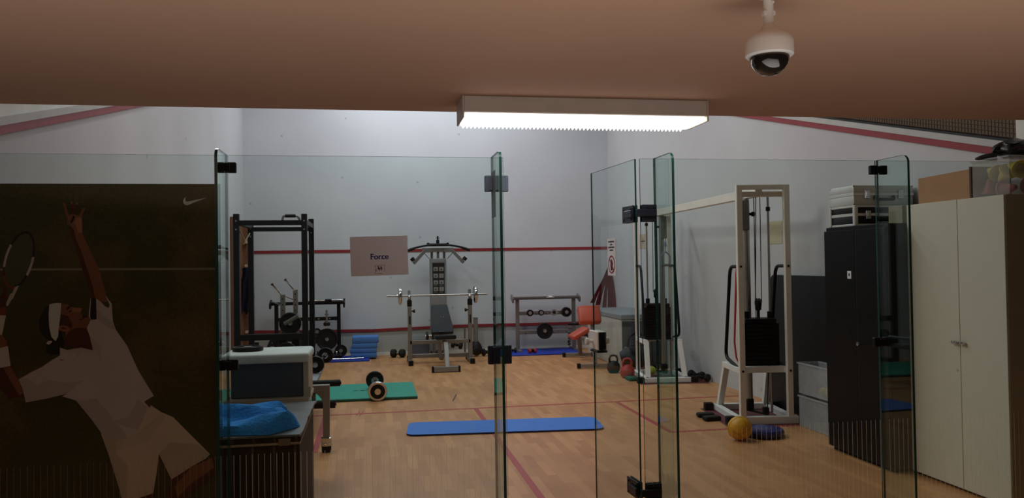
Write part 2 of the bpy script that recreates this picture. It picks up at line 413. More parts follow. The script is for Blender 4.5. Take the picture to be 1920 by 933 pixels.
# red lines of the court
sbox('trim_1', 'line_red', (0, 9.742, 1.78), (6.4, 9.75, 1.83))                                   # service line
m = MB(); m.prism([(0, .445), (2.1, .405), (3.6, .44), (6.4, .43), (6.4, .475), (3.6, .487), (2.1, .452), (0, .49)], 9.715, 9.735); struct(m, 'trim_2', 'line_red')
sbox('trim_3', 'tin', (0, 9.735, .03), (6.4, 9.75, .44))                                            # tin board
sbox('baseboard_front', 'band_white', (0, 9.72, 0), (6.4, 9.75, .045))
for i, (x, s) in enumerate(((0, 1), (6.4, -1))):                                                    # sloping out line, band and ledge on each side
    dz = 0.0 if i == 0 else -.04
    def yz(a, b): return [(-.05, zt(-.05)+a+dz), (9.74, zt(9.74)+a+dz), (9.74, zt(9.74)+b+dz), (-.05, zt(-.05)+b+dz)]
    m = MB(); m.prism(yz(-.052, .0), x-.01*s, x+.014*s, 'yz'); struct(m, 'trim_%d' % (4+3*i), 'line_red')
    m = MB(); m.prism(yz(.0, .05), x-.02*s, x+.02*s, 'yz'); struct(m, 'trim_%d' % (5+3*i), 'band_grey')
    m = MB(); m.prism(yz(.05, .115 if i == 0 else .066), x-.12*s, x-.004*s, 'yz'); struct(m, 'trim_%d' % (6+3*i), 'band_white' if i == 0 else 'cabinet_gap')
# floor tapes
T = .0015
for n, (lo, hi) in enumerate((((0, 4.26), (6.4, 4.31)), ((3.175, .0), (3.225, 4.26)), ((4.75, 2.62), (4.80, 4.26)), ((1.6, 2.62), (1.65, 4.26)),
                              ((4.80, 2.62), (6.4, 2.67)), ((0, 2.62), (1.6, 2.67)))):
    sbox('trim_%d' % (10+n), 'tape_red', (lo[0], lo[1], 0), (hi[0], hi[1], T))
sbox('trim_16', 'band_white', (6.4, -.12, 2.0), (6.62, .42, 6.2))                                   # wall end beside the ledge
# writing on the tin board
m = MB()
def tin(x, z, y=9.7335): return lambda a, b: (x+a, y, z+b)
put_text(m, text_mesh('E', .27, .012), tin(.17, .17)); put_text(m, text_mesh('A', .27, .012), tin(.45, .17))
def arc(mb, cx, cz, r0, r1, a0, a1, y, n=14):
    p = [(cx+r1*math.cos(a0+(a1-a0)*k/n), cz+r1*math.sin(a0+(a1-a0)*k/n)) for k in range(n+1)]+[(cx+r0*math.cos(a1-(a1-a0)*k/n), cz+r0*math.sin(a1-(a1-a0)*k/n)) for k in range(n+1)]
    mb.flat(p, y)
arc(m, .80, .26, .115, .15, -PI*.95, PI*.95, 9.7335)
put_text(m, text_mesh('E', .25, .012), tin(5.66, .175)); put_text(m, text_mesh('A', .25, .012), tin(5.92, .175)); put_text(m, text_mesh('S', .12, .006), tin(5.62, .06))
o = struct(m, 'trim_17', 'ink_black')
# safety nets of the galleries, standing on the ledges
def side_net(x, label, mt, ys, zh, sp, r, b0=.11):
    m = MB()
    y = ys[0]
    while y < ys[1]:
        m.cyl((x, y, zt(y)+b0), (x, y, zt(y)+zh), r, seg=4, cap=False); y += sp
    h = .0
    while h < zh-b0:
        m.cyl((x, ys[0], zt(ys[0])+b0+.01+h), (x, ys[1], zt(ys[1])+b0+.01+h), r, seg=4, cap=False); h += sp
    return tag(m.build('safety_net', mt, None, False), label, 'net')
side_net(6.46, 'brown knotted safety net above the court wall behind the cabinets', 'net_brown', (-.1, 4.0), .5, .032, .0045, .025)
side_net(-.07, 'pale safety net with thin uprights above the wall over the tennis poster', 'net_pale', (-.1, 4.0), .45, .13, .004)

# ================================================================== GLASS FRONT
GH = 2.13
def pane(name, x0, x1, z0=.012, bars=True):
    m = MB(); m.box((x0, -.006, z0), (x1, .006, GH))
    e = Vector((x0, 0, 0)); bm = m.bm; bm.normal_update()
    for f in bm.faces: f.material_index = 0 if abs(f.normal.y) > .5 else 1
    p = struct(m, name, ['glass', 'glass_edge'])
    if bars:
        m = MB(); x = math.ceil((x0+.006)/.03)*.03
        while x < x1-.006:
            m.flat([(x-.0014, .02), (x+.0014, .02), (x+.0014, .605), (x-.0014, .605)], -.0072); x += .03
        m.build('stripe_pattern', 'stripe', p, False)
    return p
pane('window_1', .004, 1.378); pane('window_2', 1.394, 2.818); pane('window_3', 3.592, 5.050); pane('window_4', 5.066, 6.396)
def box_bolt(mb, c, n, r=.008):
    c = Vector(c); n = Vector(n); mb.cyl(c, c+n*.005, r, r*.8, 12)
def fin(x, label, clamps, mt='clamp'):
    f = thing('glass_fin', label, 'glass fin', (x, -.14, 0), 'upright glass fins of the partition')
    r = .045; y0, y1 = -.285, -.0085
    prof = [(y1, .01), (y0, .01), (y0, GH-r)]+[(y0+r-r*math.cos(a), GH-r+r*math.sin(a)) for a in [PI/2*k/6 for k in range(1, 7)]]+[(y1, GH)]
    m = MB(); m.prism(prof, x-.007, x+.007, 'yz'); m.bm.normal_update()
    for q in m.bm.faces: q.material_index = 0 if abs(q.normal.x) > .5 else 1
    m.build('fin_pane', ['glass_fin', 'glass_edge'], f, False)
    for (a, b, z0, z1, mm) in clamps:
        m = MB(); m.box((x+a, -.036, z0), (x-.0075, -.0085, z1), .004); m.box((x+.0075, -.036, z0), (x+b, -.0085, z1), .004)
        m.box((x+a*.45, -.047, z0+.006), (x+b*.45, -.036, z1-.006), .003)
        m.build('clamp', mm, f)
    return f
fin(1.386, 'upright glass fin along the edge of the tennis poster', [(-.052, .052, 2.037, 2.091, 'clamp'), (-.052, .052, 1.038, 1.092, 'clamp')])
f2 = fin(2.757, 'upright glass fin by the doorway with blue-grey lock keep', [(-.045, .083, 1.942, 2.029, 'slate_metal'), (-.04, .088, 1.018, 1.119, 'navy_metal')])
fin(3.676, 'upright glass fin beside the black hinges of the glass door', [])
fin(5.058, 'upright glass fin in front of the black cabinet', [(-.06, .05, 2.045, 2.098, 'clamp'), (-.06, .035, 1.035, 1.089, 'clamp')])
m = MB(); m.box((2.7495, -.155, 1.80), (2.750, .0-.02, 2.045)); 
one(m, 'notice_plate', 'notice_grey', 'dark grey notice plate stuck on the glass fin by the doorway', 'notice')
# the glass door, opened into the court
d = bpy.data.objects.new('door_1', None); COL.objects.link(d); d['kind'] = 'structure'; d.location = (3.572, .015, 0); d['_o'] = (3.572, .015, 0)
HX = Vector((3.572, .015, 0)); FX = Vector((3.522, .735, 0)); dv = (FX-HX).normalized(); dn = Vector((-dv.y, dv.x, 0))   # dn points to -x
def dmat():   # local x along the leaf, y out of its left face, z up
    return Matrix.Translation(HX) @ Matrix((dv, dn, Vector((0, 0, 1)))).transposed().to_4x4()
DL = (FX-HX).length
m = MB(); m.box((0, -.005, .012), (DL, .005, GH)); m.bm.normal_update()
for q in m.bm.faces: q.material_index = 0 if abs(q.normal.y) > .5 else 1
for v in m.bm.verts: v.co = dmat() @ v.co
m.build('door_leaf', ['glass', 'glass_edge'], d, False)
for z0, z1 in ((1.776, 1.872), (.228, .322)):
    m = MB(); m.xf = dmat()
    m.box((.012, .0052, z0), (.165, .016, z1), .002); m.box((.012, -.016, z0), (.165, -.0052, z1), .002)
    m.box((.0, .016, z0+.028), (.11, .032, z1-.028), .003)
    for bx_ in (.035, .14):
        for bz in (z0+.018, z1-.018): m.cyl((bx_, .016, bz), (bx_, .022, bz), .008, .006, 10)
    m.xf = None
    m.box((3.598, -.020, z0), (3.682, -.0075, z1), .002); m.box((3.598, .0075, z0), (3.682, .020, z1), .002)
    m.box((3.560, -.034, z0+.028), (3.678, -.020, z1-.026), .003)
    for bx_ in (3.632, 3.668): m.cyl((bx_, -.020, z1-.014), (bx_, -.027, z1-.014), .008, .006, 10)
    m.build('hinge', 'navy_metal' if z0 > 1 else 'clamp', d)
m = MB(); m.xf = dmat(); m.box((DL-.15, .0052, 1.0), (DL+.012, .030, 1.118), .004); m.box((DL-.15, -.030, 1.0), (DL+.012, -.0052, 1.118), .004)
lk = m.build('lock_case', 'white_plastic', d)
m = MB(); m.xf = dmat(); m.box((DL-.156, -.024, 1.004), (DL-.1505, .024, 1.114), .002); m.box((DL-.15, -.034, .985), (DL-.02, .034, .999), .002)
m.build('lock_cover', 'clamp', lk)
for s in (1, -1):
    m = MB(); m.xf = dmat(); m.lathe([(0.001, 0), (.010, 0), (.010, .022), (.021, .027), (.024, .038), (.021, .047), (0, .050)], (DL-.055, .030*s, 1.052), (0, s, 0), 20)
    m.build('knob', 'white_plastic', lk)
# ------------------------------------------------ things on the glass
m = MB(); mats = ['paper_white', 'ink_black', 'sign_red', 'notice_grey']
m.xf = Matrix.Translation((3.5415, .375, 1.585)) @ Matrix((Vector((dv.x*-1, dv.y*-1, 0)), Vector((0, 0, 1)), Vector((dn.x, dn.y, 0)))).transposed().to_4x4()
# local x to the reader's right, y up, z towards the reader
m.box((-.066, -.112, .002), (.066, .112, .0045)); m.mi = 0
t0 = len(m.bm.faces)
def sflat(poly, k, mi):
    n = len(m.bm.faces); b = bmesh.new(); b.faces.new([b.verts.new((x, y, k)) for x, y in poly]); m._join(b)
    m.bm.faces.ensure_lookup_table()
    for q in list(m.bm.faces)[n:]: q.material_index = mi
for row, (w0, w1) in enumerate(((-.048, .048), (-.020, .022), (-.050, .050), (-.030, .030))):
    y = .088-row*.017; x = w0
    while x < w1-.004:
        w = random.uniform(.006, .011); sflat([(x, y), (min(x+w, w1), y), (min(x+w, w1), y+.0085), (x, y+.0085)], .0052, 1); x += w+.002
ccx, ccy = 0, -.045
for a in range(32):
    a0, a1 = 2*PI*a/32, 2*PI*(a+1)/32
    sflat([(ccx+.045*math.cos(a0), ccy+.045*math.sin(a0)), (ccx+.054*math.cos(a0), ccy+.054*math.sin(a0)), (ccx+.054*math.cos(a1), ccy+.054*math.sin(a1)), (ccx+.045*math.cos(a1), ccy+.045*math.sin(a1))], .0058, 2)
sflat([(-.037, -.012), (-.031, -.006), (.037, -.078), (.031, -.084)], .0060, 2)
sflat([(-.014, -.080), (.016, -.080), (.020, -.045), (.026, -.034), (.022, -.030), (.012, -.042), (.012, -.018), (.007, -.018), (.005, -.036), (.002, -.012), (-.003, -.012), (-.004, -.036), (-.008, -.016), (-.013, -.018), (-.012, -.042), (-.016, -.030), (-.020, -.034), (-.018, -.055)], .0055, 1)
m.keep = True
one(m, 'prohibition_sign', mats, 'white sign with a red no-touching hand circle on the glass door', 'sign', smooth=False)
# A4 sheet reading Force
m = MB(); m.box((-.149, -.0095, -.103), (.149, -.0078, .103))
def mi_text(mb, txt, size, bold, f, mi):
    n = len(mb.bm.faces); put_text(mb, text_mesh(txt, size, bold), f); mb.bm.faces.ensure_lookup_table()
    for q in list(mb.bm.faces)[n:]: q.material_index = mi
for k, (ox, oz) in enumerate(((0, 0), (.0009, 0), (-.0009, 0), (0, .0006), (.0016, 0), (0, -.0006))): mi_text(m, 'Force', .041, 0, lambda a, b: (a+ox, -.0098-k*.00004, b+oz-.017), 1)
def ff(poly, y, mi):
    n = len(m.bm.faces); m.flat(poly, y); m.bm.faces.ensure_lookup_table()
    for q in list(m.bm.faces)[n:]: q.material_index = mi
def fr(x0, x1, z0, z1, y, mi): ff([(x0, z0), (x1, z0), (x1, z1), (x0, z1)], y, mi)
for x0, x1, z0, z1 in ((-.0475, -.034, .0105, .0125), (-.0475, -.035, -.0175, -.0155), (.008, .0175, -.0175, -.0155)): fr(x0, x1, z0, z1, -.0098, 1)   # serifs
fr(-.024, .026, -.094, -.048, -.0098, 2); fr(-.0225, .0245, -.0925, -.0495, -.0101, 0)
for x0, x1, z0, z1 in ((-.010, -.004, -.072, -.053), (-.003, .002, -.076, -.062), (.002, .009, -.060, -.055), (.007, .012, -.075, -.056), (-.021, -.015, -.077, -.073), (-.006, .014, -.066, -.063)): fr(x0, x1, z0, z1, -.0104, 2)
ff([(-.024, -.094), (-.006, -.090), (-.006, -.083), (-.015, -.086)], -.0104, 3); ff([(.012, -.080), (.026, -.086), (.026, -.094), (.016, -.094)], -.0104, 3)
m.keep = True
o = one(m, 'paper_sign', ['paper_pink', 'ink_blue', 'ink_purple', 'paper_white'], 'white paper sheet reading Force taped on the glass', 'sign', smooth=False)
o.location += Vector((2.152, 0, 1.606)); o.rotation_euler = (0, R(-1.0), 0)
# tennis poster on the court side of the glass
POSTER = [
 ('line', [(0.231,1.571),(1.323,1.557),(1.323,1.547),(0.231,1.56)]),
 ('swoosh', [(1.285,1.915),(1.256,1.903),(1.225,1.891),(1.207,1.882),(1.193,1.876),(1.182,1.878),(1.174,1.885),(1.171,1.894),(1.172,1.902),(1.177,1.911),(1.185,1.919),(1.182,1.909),(1.183,1.899),(1.19,1.894),(1.204,1.897),(1.225,1.902),(1.249,1.907)]),
 ('black', [(0.37,1.689),(0.38,1.706),(0.39,1.721),(0.402,1.733),(0.413,1.742),(0.424,1.748),(0.435,1.751),(0.445,1.751),(0.454,1.747),(0.462,1.74),(0.469,1.73),(0.475,1.717),(0.479,1.702),(0.481,1.685),(0.482,1.666),(0.481,1.645),(0.478,1.624),(0.468,1.624),(0.47,1.644),(0.472,1.663),(0.472,1.68),(0.47,1.696),(0.467,1.71),(0.462,1.721),(0.457,1.73),(0.45,1.736),(0.442,1.739),(0.434,1.739),(0.425,1.736),(0.415,1.73),(0.405,1.722),(0.396,1.71),(0.387,1.697),(0.378,1.681)]),
 ('silver', [(0.478,1.624),(0.477,1.618),(0.476,1.611),(0.475,1.605),(0.473,1.599),(0.472,1.593),(0.47,1.587),(0.468,1.581),(0.466,1.575),(0.464,1.569),(0.462,1.563),(0.46,1.557),(0.457,1.551),(0.455,1.546),(0.452,1.54),(0.45,1.535),(0.447,1.53),(0.439,1.538),(0.441,1.543),(0.444,1.548),(0.446,1.553),(0.448,1.558),(0.45,1.563),(0.452,1.569),(0.454,1.574),(0.456,1.579),(0.458,1.585),(0.46,1.591),(0.461,1.596),(0.463,1.602),(0.464,1.607),(0.465,1.613),(0.466,1.619),(0.468,1.624)]),
 ('black', [(0.447,1.53),(0.443,1.524),(0.44,1.518),(0.436,1.513),(0.433,1.507),(0.429,1.502),(0.425,1.498),(0.422,1.493),(0.418,1.489),(0.414,1.486),(0.41,1.482),(0.406,1.479),(0.402,1.477),(0.398,1.475),(0.394,1.473),(0.391,1.471),(0.387,1.47),(0.387,1.482),(0.39,1.483),(0.394,1.485),(0.397,1.486),(0.4,1.488),(0.404,1.491),(0.407,1.494),(0.41,1.497),(0.414,1.5),(0.417,1.504),(0.42,1.508),(0.423,1.513),(0.427,1.517),(0.43,1.522),(0.433,1.527),(0.436,1.533),(0.439,1.538)]),
 ('red', [(0.387,1.47),(0.382,1.47),(0.378,1.469),(0.373,1.47),(0.369,1.471),(0.365,1.473),(0.361,1.476),(0.357,1.479),(0.354,1.483),(0.351,1.487),(0.348,1.492),(0.345,1.497),(0.343,1.503),(0.341,1.51),(0.339,1.517),(0.338,1.524),(0.337,1.532),(0.346,1.537),(0.347,1.53),(0.348,1.523),(0.349,1.517),(0.351,1.511),(0.353,1.505),(0.355,1.501),(0.357,1.496),(0.36,1.492),(0.362,1.489),(0.365,1.486),(0.369,1.484),(0.372,1.482),(0.376,1.481),(0.379,1.481),(0.383,1.481),(0.387,1.482)]),
 ('silver', [(0.337,1.575),(0.337,1.582),(0.338,1.589),(0.339,1.597),(0.341,1.604),(0.342,1.612),(0.344,1.619),(0.346,1.626),(0.348,1.634),(0.35,1.641),(0.353,1.648),(0.355,1.656),(0.358,1.663),(0.361,1.669),(0.364,1.676),(0.367,1.683),(0.37,1.689),(0.378,1.681),(0.375,1.675),(0.372,1.669),(0.37,1.663),(0.367,1.657),(0.365,1.65),(0.362,1.643),(0.36,1.637),(0.358,1.63),(0.356,1.623),(0.354,1.616),(0.353,1.61),(0.351,1.603),(0.35,1.596),(0.349,1.589),(0.348,1.582),(0.347,1.576)]),
 ('darkred', [(0.337,1.532),(0.336,1.535),(0.336,1.537),(0.336,1.54),(0.336,1.542),(0.336,1.545),(0.336,1.548),(0.336,1.55),(0.336,1.553),(0.336,1.556),(0.336,1.559),(0.336,1.561),(0.336,1.564),(0.336,1.567),(0.336,1.57),(0.336,1.573),(0.337,1.576),(0.347,1.577),(0.347,1.574),(0.347,1.571),(0.347,1.569),(0.346,1.566),(0.346,1.564),(0.346,1.561),(0.346,1.559),(0.346,1.556),(0.346,1.554),(0.346,1.551),(0.346,1.549),(0.346,1.546),(0.346,1.544),(0.346,1.542),(0.346,1.539),(0.346,1.537)]),
 ('strings', [(0.359,1.628),(0.37,1.66),(0.383,1.689),(0.399,1.712),(0.415,1.729),(0.431,1.737),(0.445,1.737),(0.457,1.728),(0.465,1.711),(0.47,1.688),(0.47,1.658),(0.467,1.626),(0.459,1.593),(0.448,1.56),(0.434,1.531),(0.419,1.508),(0.402,1.492),(0.387,1.483),(0.373,1.484),(0.361,1.492),(0.352,1.509),(0.348,1.533),(0.347,1.562),(0.351,1.594),(0.359,1.628)]),
 ('silver', [(0.39,1.478),(0.409,1.486),(0.381,1.421),(0.36,1.406)]),
 ('silver', [(0.37,1.447),(0.39,1.446),(0.36,1.388),(0.351,1.385),(0.351,1.4)]),
 ('darkred', [(0.34,1.479),(0.353,1.479),(0.35,1.42),(0.335,1.42)]),
 ('darkred', [(0.335,1.447),(0.357,1.435),(0.341,1.383),(0.325,1.377),(0.309,1.413)]),
 ('red', [(0.325,1.377),(0.354,1.382),(0.348,1.339),(0.324,1.342),(0.308,1.354)]),
 ('white2', [(0.292,1.344),(0.35,1.34),(0.332,1.246),(0.292,1.247)]),
 ('skin', [(0.292,1.25),(0.335,1.246),(0.353,1.213),(0.353,1.184),(0.292,1.168)]),
 ('skindark', [(0.292,1.098),(0.369,1.096),(0.403,1.036),(0.425,0.976),(0.436,0.941),(0.36,0.935),(0.323,0.987),(0.291,1.005)]),
 ('skin', [(0.334,1.091),(0.366,1.096),(0.403,1.03),(0.427,0.959),(0.408,0.948),(0.376,1.008)]),
 ('white2', [(0.292,1.174),(0.358,1.191),(0.37,1.095),(0.323,1.086),(0.292,1.087)]),
 ('skin', [(0.633,1.829),(0.627,1.789),(0.638,1.781),(0.648,1.727),(0.666,1.67),(0.687,1.591),(0.707,1.522),(0.736,1.437),(0.741,1.397),(0.823,1.395),(0.804,1.435),(0.784,1.521),(0.772,1.567),(0.745,1.624),(0.719,1.687),(0.699,1.732),(0.697,1.829),(0.683,1.826),(0.656,1.835)]),
 ('skindark', [(0.638,1.781),(0.648,1.727),(0.666,1.67),(0.687,1.591),(0.707,1.522),(0.736,1.437),(0.741,1.397),(0.757,1.397),(0.744,1.476),(0.723,1.545),(0.7,1.624),(0.682,1.676),(0.664,1.724),(0.659,1.755)]),
 ('skinlite', [(0.661,1.795),(0.672,1.815),(0.694,1.82),(0.696,1.741),(0.677,1.744)]),
 ('skin', [(0.609,1.886),(0.613,1.89),(0.621,1.886),(0.635,1.832),(0.651,1.794),(0.635,1.79),(0.62,1.838)]),
 ('skindark', [(0.644,1.883),(0.647,1.897),(0.655,1.898),(0.657,1.88),(0.656,1.833),(0.639,1.834)]),
 ('skin', [(0.645,1.895),(0.65,1.898),(0.655,1.896),(0.652,1.88),(0.647,1.879)]),
 ('skindark', [(0.665,1.88),(0.668,1.891),(0.678,1.891),(0.68,1.88),(0.677,1.829),(0.661,1.832)]),
 ('skin', [(0.667,1.89),(0.672,1.892),(0.678,1.889),(0.676,1.879),(0.669,1.879)]),
 ('skin', [(0.699,1.86),(0.706,1.865),(0.711,1.858),(0.699,1.832),(0.696,1.812),(0.683,1.82),(0.688,1.837)]),
 ('shadow', [(0.656,1.826),(0.664,1.823),(0.656,1.798),(0.647,1.788),(0.643,1.794)]),
 ('hair', [(0.548,1.391),(0.523,1.366),(0.504,1.332),(0.497,1.302),(0.504,1.255),(0.523,1.228),(0.544,1.213),(0.531,1.192),(0.53,1.154),(0.555,1.143),(0.593,1.143),(0.615,1.181),(0.604,1.234),(0.594,1.323),(0.6,1.353),(0.578,1.383)]),
 ('skin', [(0.599,1.392),(0.627,1.389),(0.645,1.376),(0.676,1.37),(0.694,1.368),(0.693,1.356),(0.686,1.345),(0.698,1.331),(0.694,1.318),(0.712,1.323),(0.725,1.321),(0.732,1.305),(0.728,1.29),(0.716,1.269),(0.728,1.23),(0.744,1.159),(0.659,1.17),(0.61,1.181),(0.618,1.216),(0.618,1.258),(0.594,1.288)]),
 ('skindark', [(0.632,1.251),(0.659,1.268),(0.698,1.27),(0.716,1.269),(0.728,1.23),(0.744,1.159),(0.659,1.17),(0.61,1.181),(0.618,1.228)]),
 ('skindark', [(0.597,1.341),(0.632,1.328),(0.649,1.292),(0.648,1.269),(0.594,1.287)]),
 ('skinlite', [(0.649,1.37),(0.676,1.369),(0.693,1.367),(0.686,1.346),(0.671,1.351),(0.654,1.345)]),
 ('brow', [(0.625,1.371),(0.638,1.38),(0.641,1.374),(0.632,1.364),(0.627,1.358)]),
 ('brow', [(0.634,1.353),(0.645,1.358),(0.646,1.352),(0.637,1.348)]),
 ('shadow', [(0.698,1.332),(0.715,1.325),(0.723,1.32),(0.704,1.32),(0.697,1.318)]),
 ('shadow', [(0.679,1.312),(0.704,1.317),(0.706,1.314),(0.682,1.308)]),
 ('ear', [(0.585,1.273),(0.592,1.282),(0.607,1.286),(0.627,1.28),(0.636,1.269),(0.632,1.257),(0.61,1.254),(0.593,1.26)]),
 ('eardark', [(0.594,1.273),(0.61,1.278),(0.627,1.27),(0.618,1.265),(0.602,1.265)]),
 ('white', [(0.546,1.39),(0.573,1.395),(0.6,1.394),(0.596,1.335),(0.588,1.27),(0.585,1.232),(0.573,1.208),(0.555,1.229),(0.545,1.277),(0.542,1.337)]),
 ('white2', [(0.531,1.197),(0.539,1.21),(0.555,1.211),(0.559,1.205),(0.544,1.192)]),
 ('shirt', [(0.593,1.176),(0.626,1.163),(0.659,1.169),(0.692,1.172),(0.744,1.157),(0.731,1.224),(0.716,1.267),(0.734,1.309),(0.762,1.31),(0.76,1.413),(0.782,1.396),(0.804,1.371),(0.818,1.366),(0.823,1.38),(0.804,1.424),(0.832,1.386),(0.837,1.299),(0.85,1.257),(0.903,1.174),(0.954,1.049),(1.026,0.92),(0.98,0.893),(1.009,0.857),(0.952,0.751),(0.908,0.716),(0.844,0.699),(0.78,0.748),(0.738,0.813),(0.665,0.913),(0.602,0.936),(0.625,0.949),(0.538,0.929),(0.438,0.914),(0.425,0.976),(0.406,1.027),(0.457,1.057),(0.511,1.084),(0.555,1.115),(0.593,1.137)]),
 ('white2', [(0.735,1.418),(0.729,1.367),(0.725,1.326),(0.735,1.309),(0.733,1.367),(0.737,1.403)]),
 ('black', [(0.736,1.417),(0.76,1.413),(0.761,1.311),(0.735,1.31),(0.731,1.326),(0.734,1.367)]),
 ('shirt2', [(0.406,1.027),(0.425,0.976),(0.438,0.914),(0.538,0.929),(0.625,0.949),(0.702,1.012),(0.625,1.003),(0.538,1.019),(0.484,0.997),(0.446,1.034)]),
 ('shirt2', [(0.665,0.913),(0.738,0.813),(0.78,0.748),(0.844,0.699),(0.908,0.716),(0.845,0.802),(0.76,0.92)]),
 ('shirt3', [(0.593,1.176),(0.626,1.163),(0.659,1.169),(0.692,1.172),(0.744,1.157),(0.752,1.141),(0.697,1.154),(0.67,1.12),(0.659,1.15),(0.593,1.152)]),
 ('shirt3', [(0.728,1.236),(0.745,1.224),(0.775,1.181),(0.785,1.104),(0.758,1.14),(0.744,1.159)]),
 ('shirt2', [(0.759,1.366),(0.792,1.33),(0.834,1.293),(0.85,1.257),(0.814,1.264),(0.77,1.307)]),
 ('shirt2', [(0.953,0.911),(0.996,0.863),(0.952,0.751),(0.823,0.803),(0.909,0.822)]),
 ('black', [(0.59,1.123),(0.596,1.117),(0.604,1.116),(0.612,1.123),(0.605,1.113),(0.596,1.113)]),
 ('shorts', [(0.778,0.748),(0.844,0.699),(0.908,0.714),(0.952,0.751),(1.012,0.874),(1.061,0.837),(1.117,0.809),(1.202,0.714),(1.292,0.614),(1.273,0.594),(1.201,0.555),(1.107,0.498),(1.048,0.63),(1.037,0.539),(1.02,0.435),(0.949,0.415),(0.906,0.353),(0.885,0.355),(0.864,0.459),(0.832,0.574),(0.812,0.644)]),
 ('shorts2', [(1.048,0.63),(1.103,0.685),(1.235,0.666),(1.292,0.614),(1.273,0.594),(1.201,0.555),(1.107,0.498)]),
 ('shorts2', [(0.786,0.742),(0.855,0.699),(0.849,0.642),(0.907,0.57),(0.885,0.355),(0.864,0.459),(0.832,0.574),(0.812,0.644)]),
 ('shorts3', [(0.849,0.699),(0.952,0.739),(1.061,0.837),(1.082,0.813),(0.994,0.691),(0.86,0.658)]),
 ('skindark', [(1.107,0.498),(1.201,0.555),(1.301,0.599),(1.314,0.511),(1.244,0.457),(1.167,0.393),(1.155,0.324),(1.101,0.328),(1.085,0.421)]),
 ('skin', [(1.201,0.552),(1.301,0.596),(1.312,0.546),(1.2,0.471),(1.134,0.406),(1.123,0.465)]),
 ('skindark', [(0.906,0.353),(0.949,0.415),(1.02,0.435),(1.014,0.334)]),
]

m = MB(); mats = ['turf']+['print_'+k for k in PK]; idx = {k: i+1 for i, k in enumerate(PK)}
m.box((.006, .0165, .03), (1.352, .0185, 1.985))
for k, (mk, poly) in enumerate(POSTER):
    poly = [(min(max(x, .007), 1.351), max(z, .031)) for x, z in poly]
    n = len(m.bm.faces); m.flat(poly, .0162-k*.00011); m.bm.faces.ensure_lookup_table()
    for q in list(m.bm.faces)[n:]: q.material_index = idx[mk]
m.keep = True
one(m, 'poster', mats, 'large dark poster of a white-clad tennis player serving behind the glass', 'poster', smooth=False)

# ================================================================== HALL FITTINGS
L0 = (3.145, -.43, 2.262)
lt = thing('ceiling_light', 'long white fluorescent ceiling light glowing at the ceiling edge', 'light', L0)
m = MB(); m.box((2.545, -.55, 2.268), (3.755, -.30, 2.349), .004); m.build('housing', 'lamp_white', lt)
m = MB(); m.box((2.552, -.545, 2.245), (3.745, -.305, 2.268), .003)
n = 58
for k in range(n):     # louvre teeth hanging along the back edge
    x = 2.56+k*(1.165/n); m.prism([(x, 2.2455), (x+.018, 2.2455), (x+.006, 2.232)], -.312, -.306)
m.build('diffuser', 'lamp_glow', lt, False)
for x0, x1 in ((2.537, 2.5455), (3.7545, 3.763)):
    m = MB(); m.box((x0, -.552, 2.244), (x1, -.298, 2.349), .002); m.build('end_cap', 'lamp_white', lt)
C0 = (3.287, -2.047, 2.349); KS = .937
cm = thing('security_camera', 'white dome security camera with smoked dome hanging from the ceiling', 'camera', C0)
def zs(z): return 1.558+KS*(z-1.558)
def lat(name, mt, prof, parent=cm):
    m = MB(); m.lathe([(r*KS, zs(z) if z < 2.305 else z) for r, z in prof], (C0[0], C0[1], 0), (0, 0, 1), 40); return m.build(name, mt, parent)
lat('stem', 'white_plastic', [(.0, 2.349), (.034, 2.349), (.034, 2.342), (.016, 2.338), (.0155, 2.3051), (.017, 2.296), (.017, 2.290), (.0, 2.290)])
m = MB(); m.box((C0[0]-.019, C0[1]-.012, 2.285), (C0[0]+.019, C0[1]+.012, 2.302), .004); m.cyl((C0[0]+.006, C0[1]-.015, 2.322), (C0[0]+.006, C0[1]-.018, 2.322), .004); m.build('bracket', 'white_plastic', cm)
lat('housing', 'white_plastic', [(.0, 2.3049), (.020, 2.3045), (.024, 2.294), (.032, 2.286), (.034, 2.283), (.055, 2.276), (.070, 2.262), (.075, 2.245), (.075, 2.208), (.070, 2.203), (.064, 2.203), (.0, 2.205)])
lat('dome', 'dome', [(.0, 2.204), (.061, 2.204), (.061, 2.198), (.056, 2.178), (.044, 2.160), (.026, 2.147), (.0, 2.1425)])

# ================================================================== GYM EQUIPMENT
def cap(mb, lo, hi): mb.box(lo, hi, .004)
# ---- wall bars on the left wall
wb = thing('peg_board', 'tall brown wooden peg board on the side wall behind the black power rack', 'peg board', (.06, 9.0, 0))
for y0 in (8.42, 9.55):
    m = MB(); m.box((.002, y0, .02), (.145 if y0 > 9 else .085, y0+.06, 2.33), .006); m.build('plank', 'wood_red', wb)
m = MB(); m.box((.002, 8.48, .05), (.024, 9.55, 2.32), .003); m.build('back_board', 'wood_red', wb)
for z in (.485, .87, 1.23, 1.57, 1.96):
    m = MB(); m.cyl((.075, 9.55, z), (.095, 9.36, z+.01), .021, seg=12); m.cyl((.095, 9.36, z+.01), (.096, 9.35, z+.011), .026, seg=12); m.build('peg', 'wood_peg', wb)
# jacket hung over a rung
m = MB()
bm = m.bm; W_, H_ = 9, 14
g = [[bm.verts.new((.115+.16*(i/W_-.5)*(1+.45*j/H_)+.012*math.sin(j*.9), 9.31+.02*math.sin(i*1.3+j*.35)-.015*(j/H_), 1.545-.73*j/H_-(.04*math.sin(i*1.9) if j == H_ else 0))) for j in range(H_+1)] for i in range(W_+1)]
for i in range(W_):
    for j in range(H_): bm.faces.new((g[i][j], g[i+1][j], g[i+1][j+1], g[i][j+1]))
bmesh.ops.solidify(bm, geom=list(bm.faces), thickness=.02)
one(m, 'jacket', 'navy_cloth', 'navy blue jacket hanging on the brown wooden peg board', 'jacket')

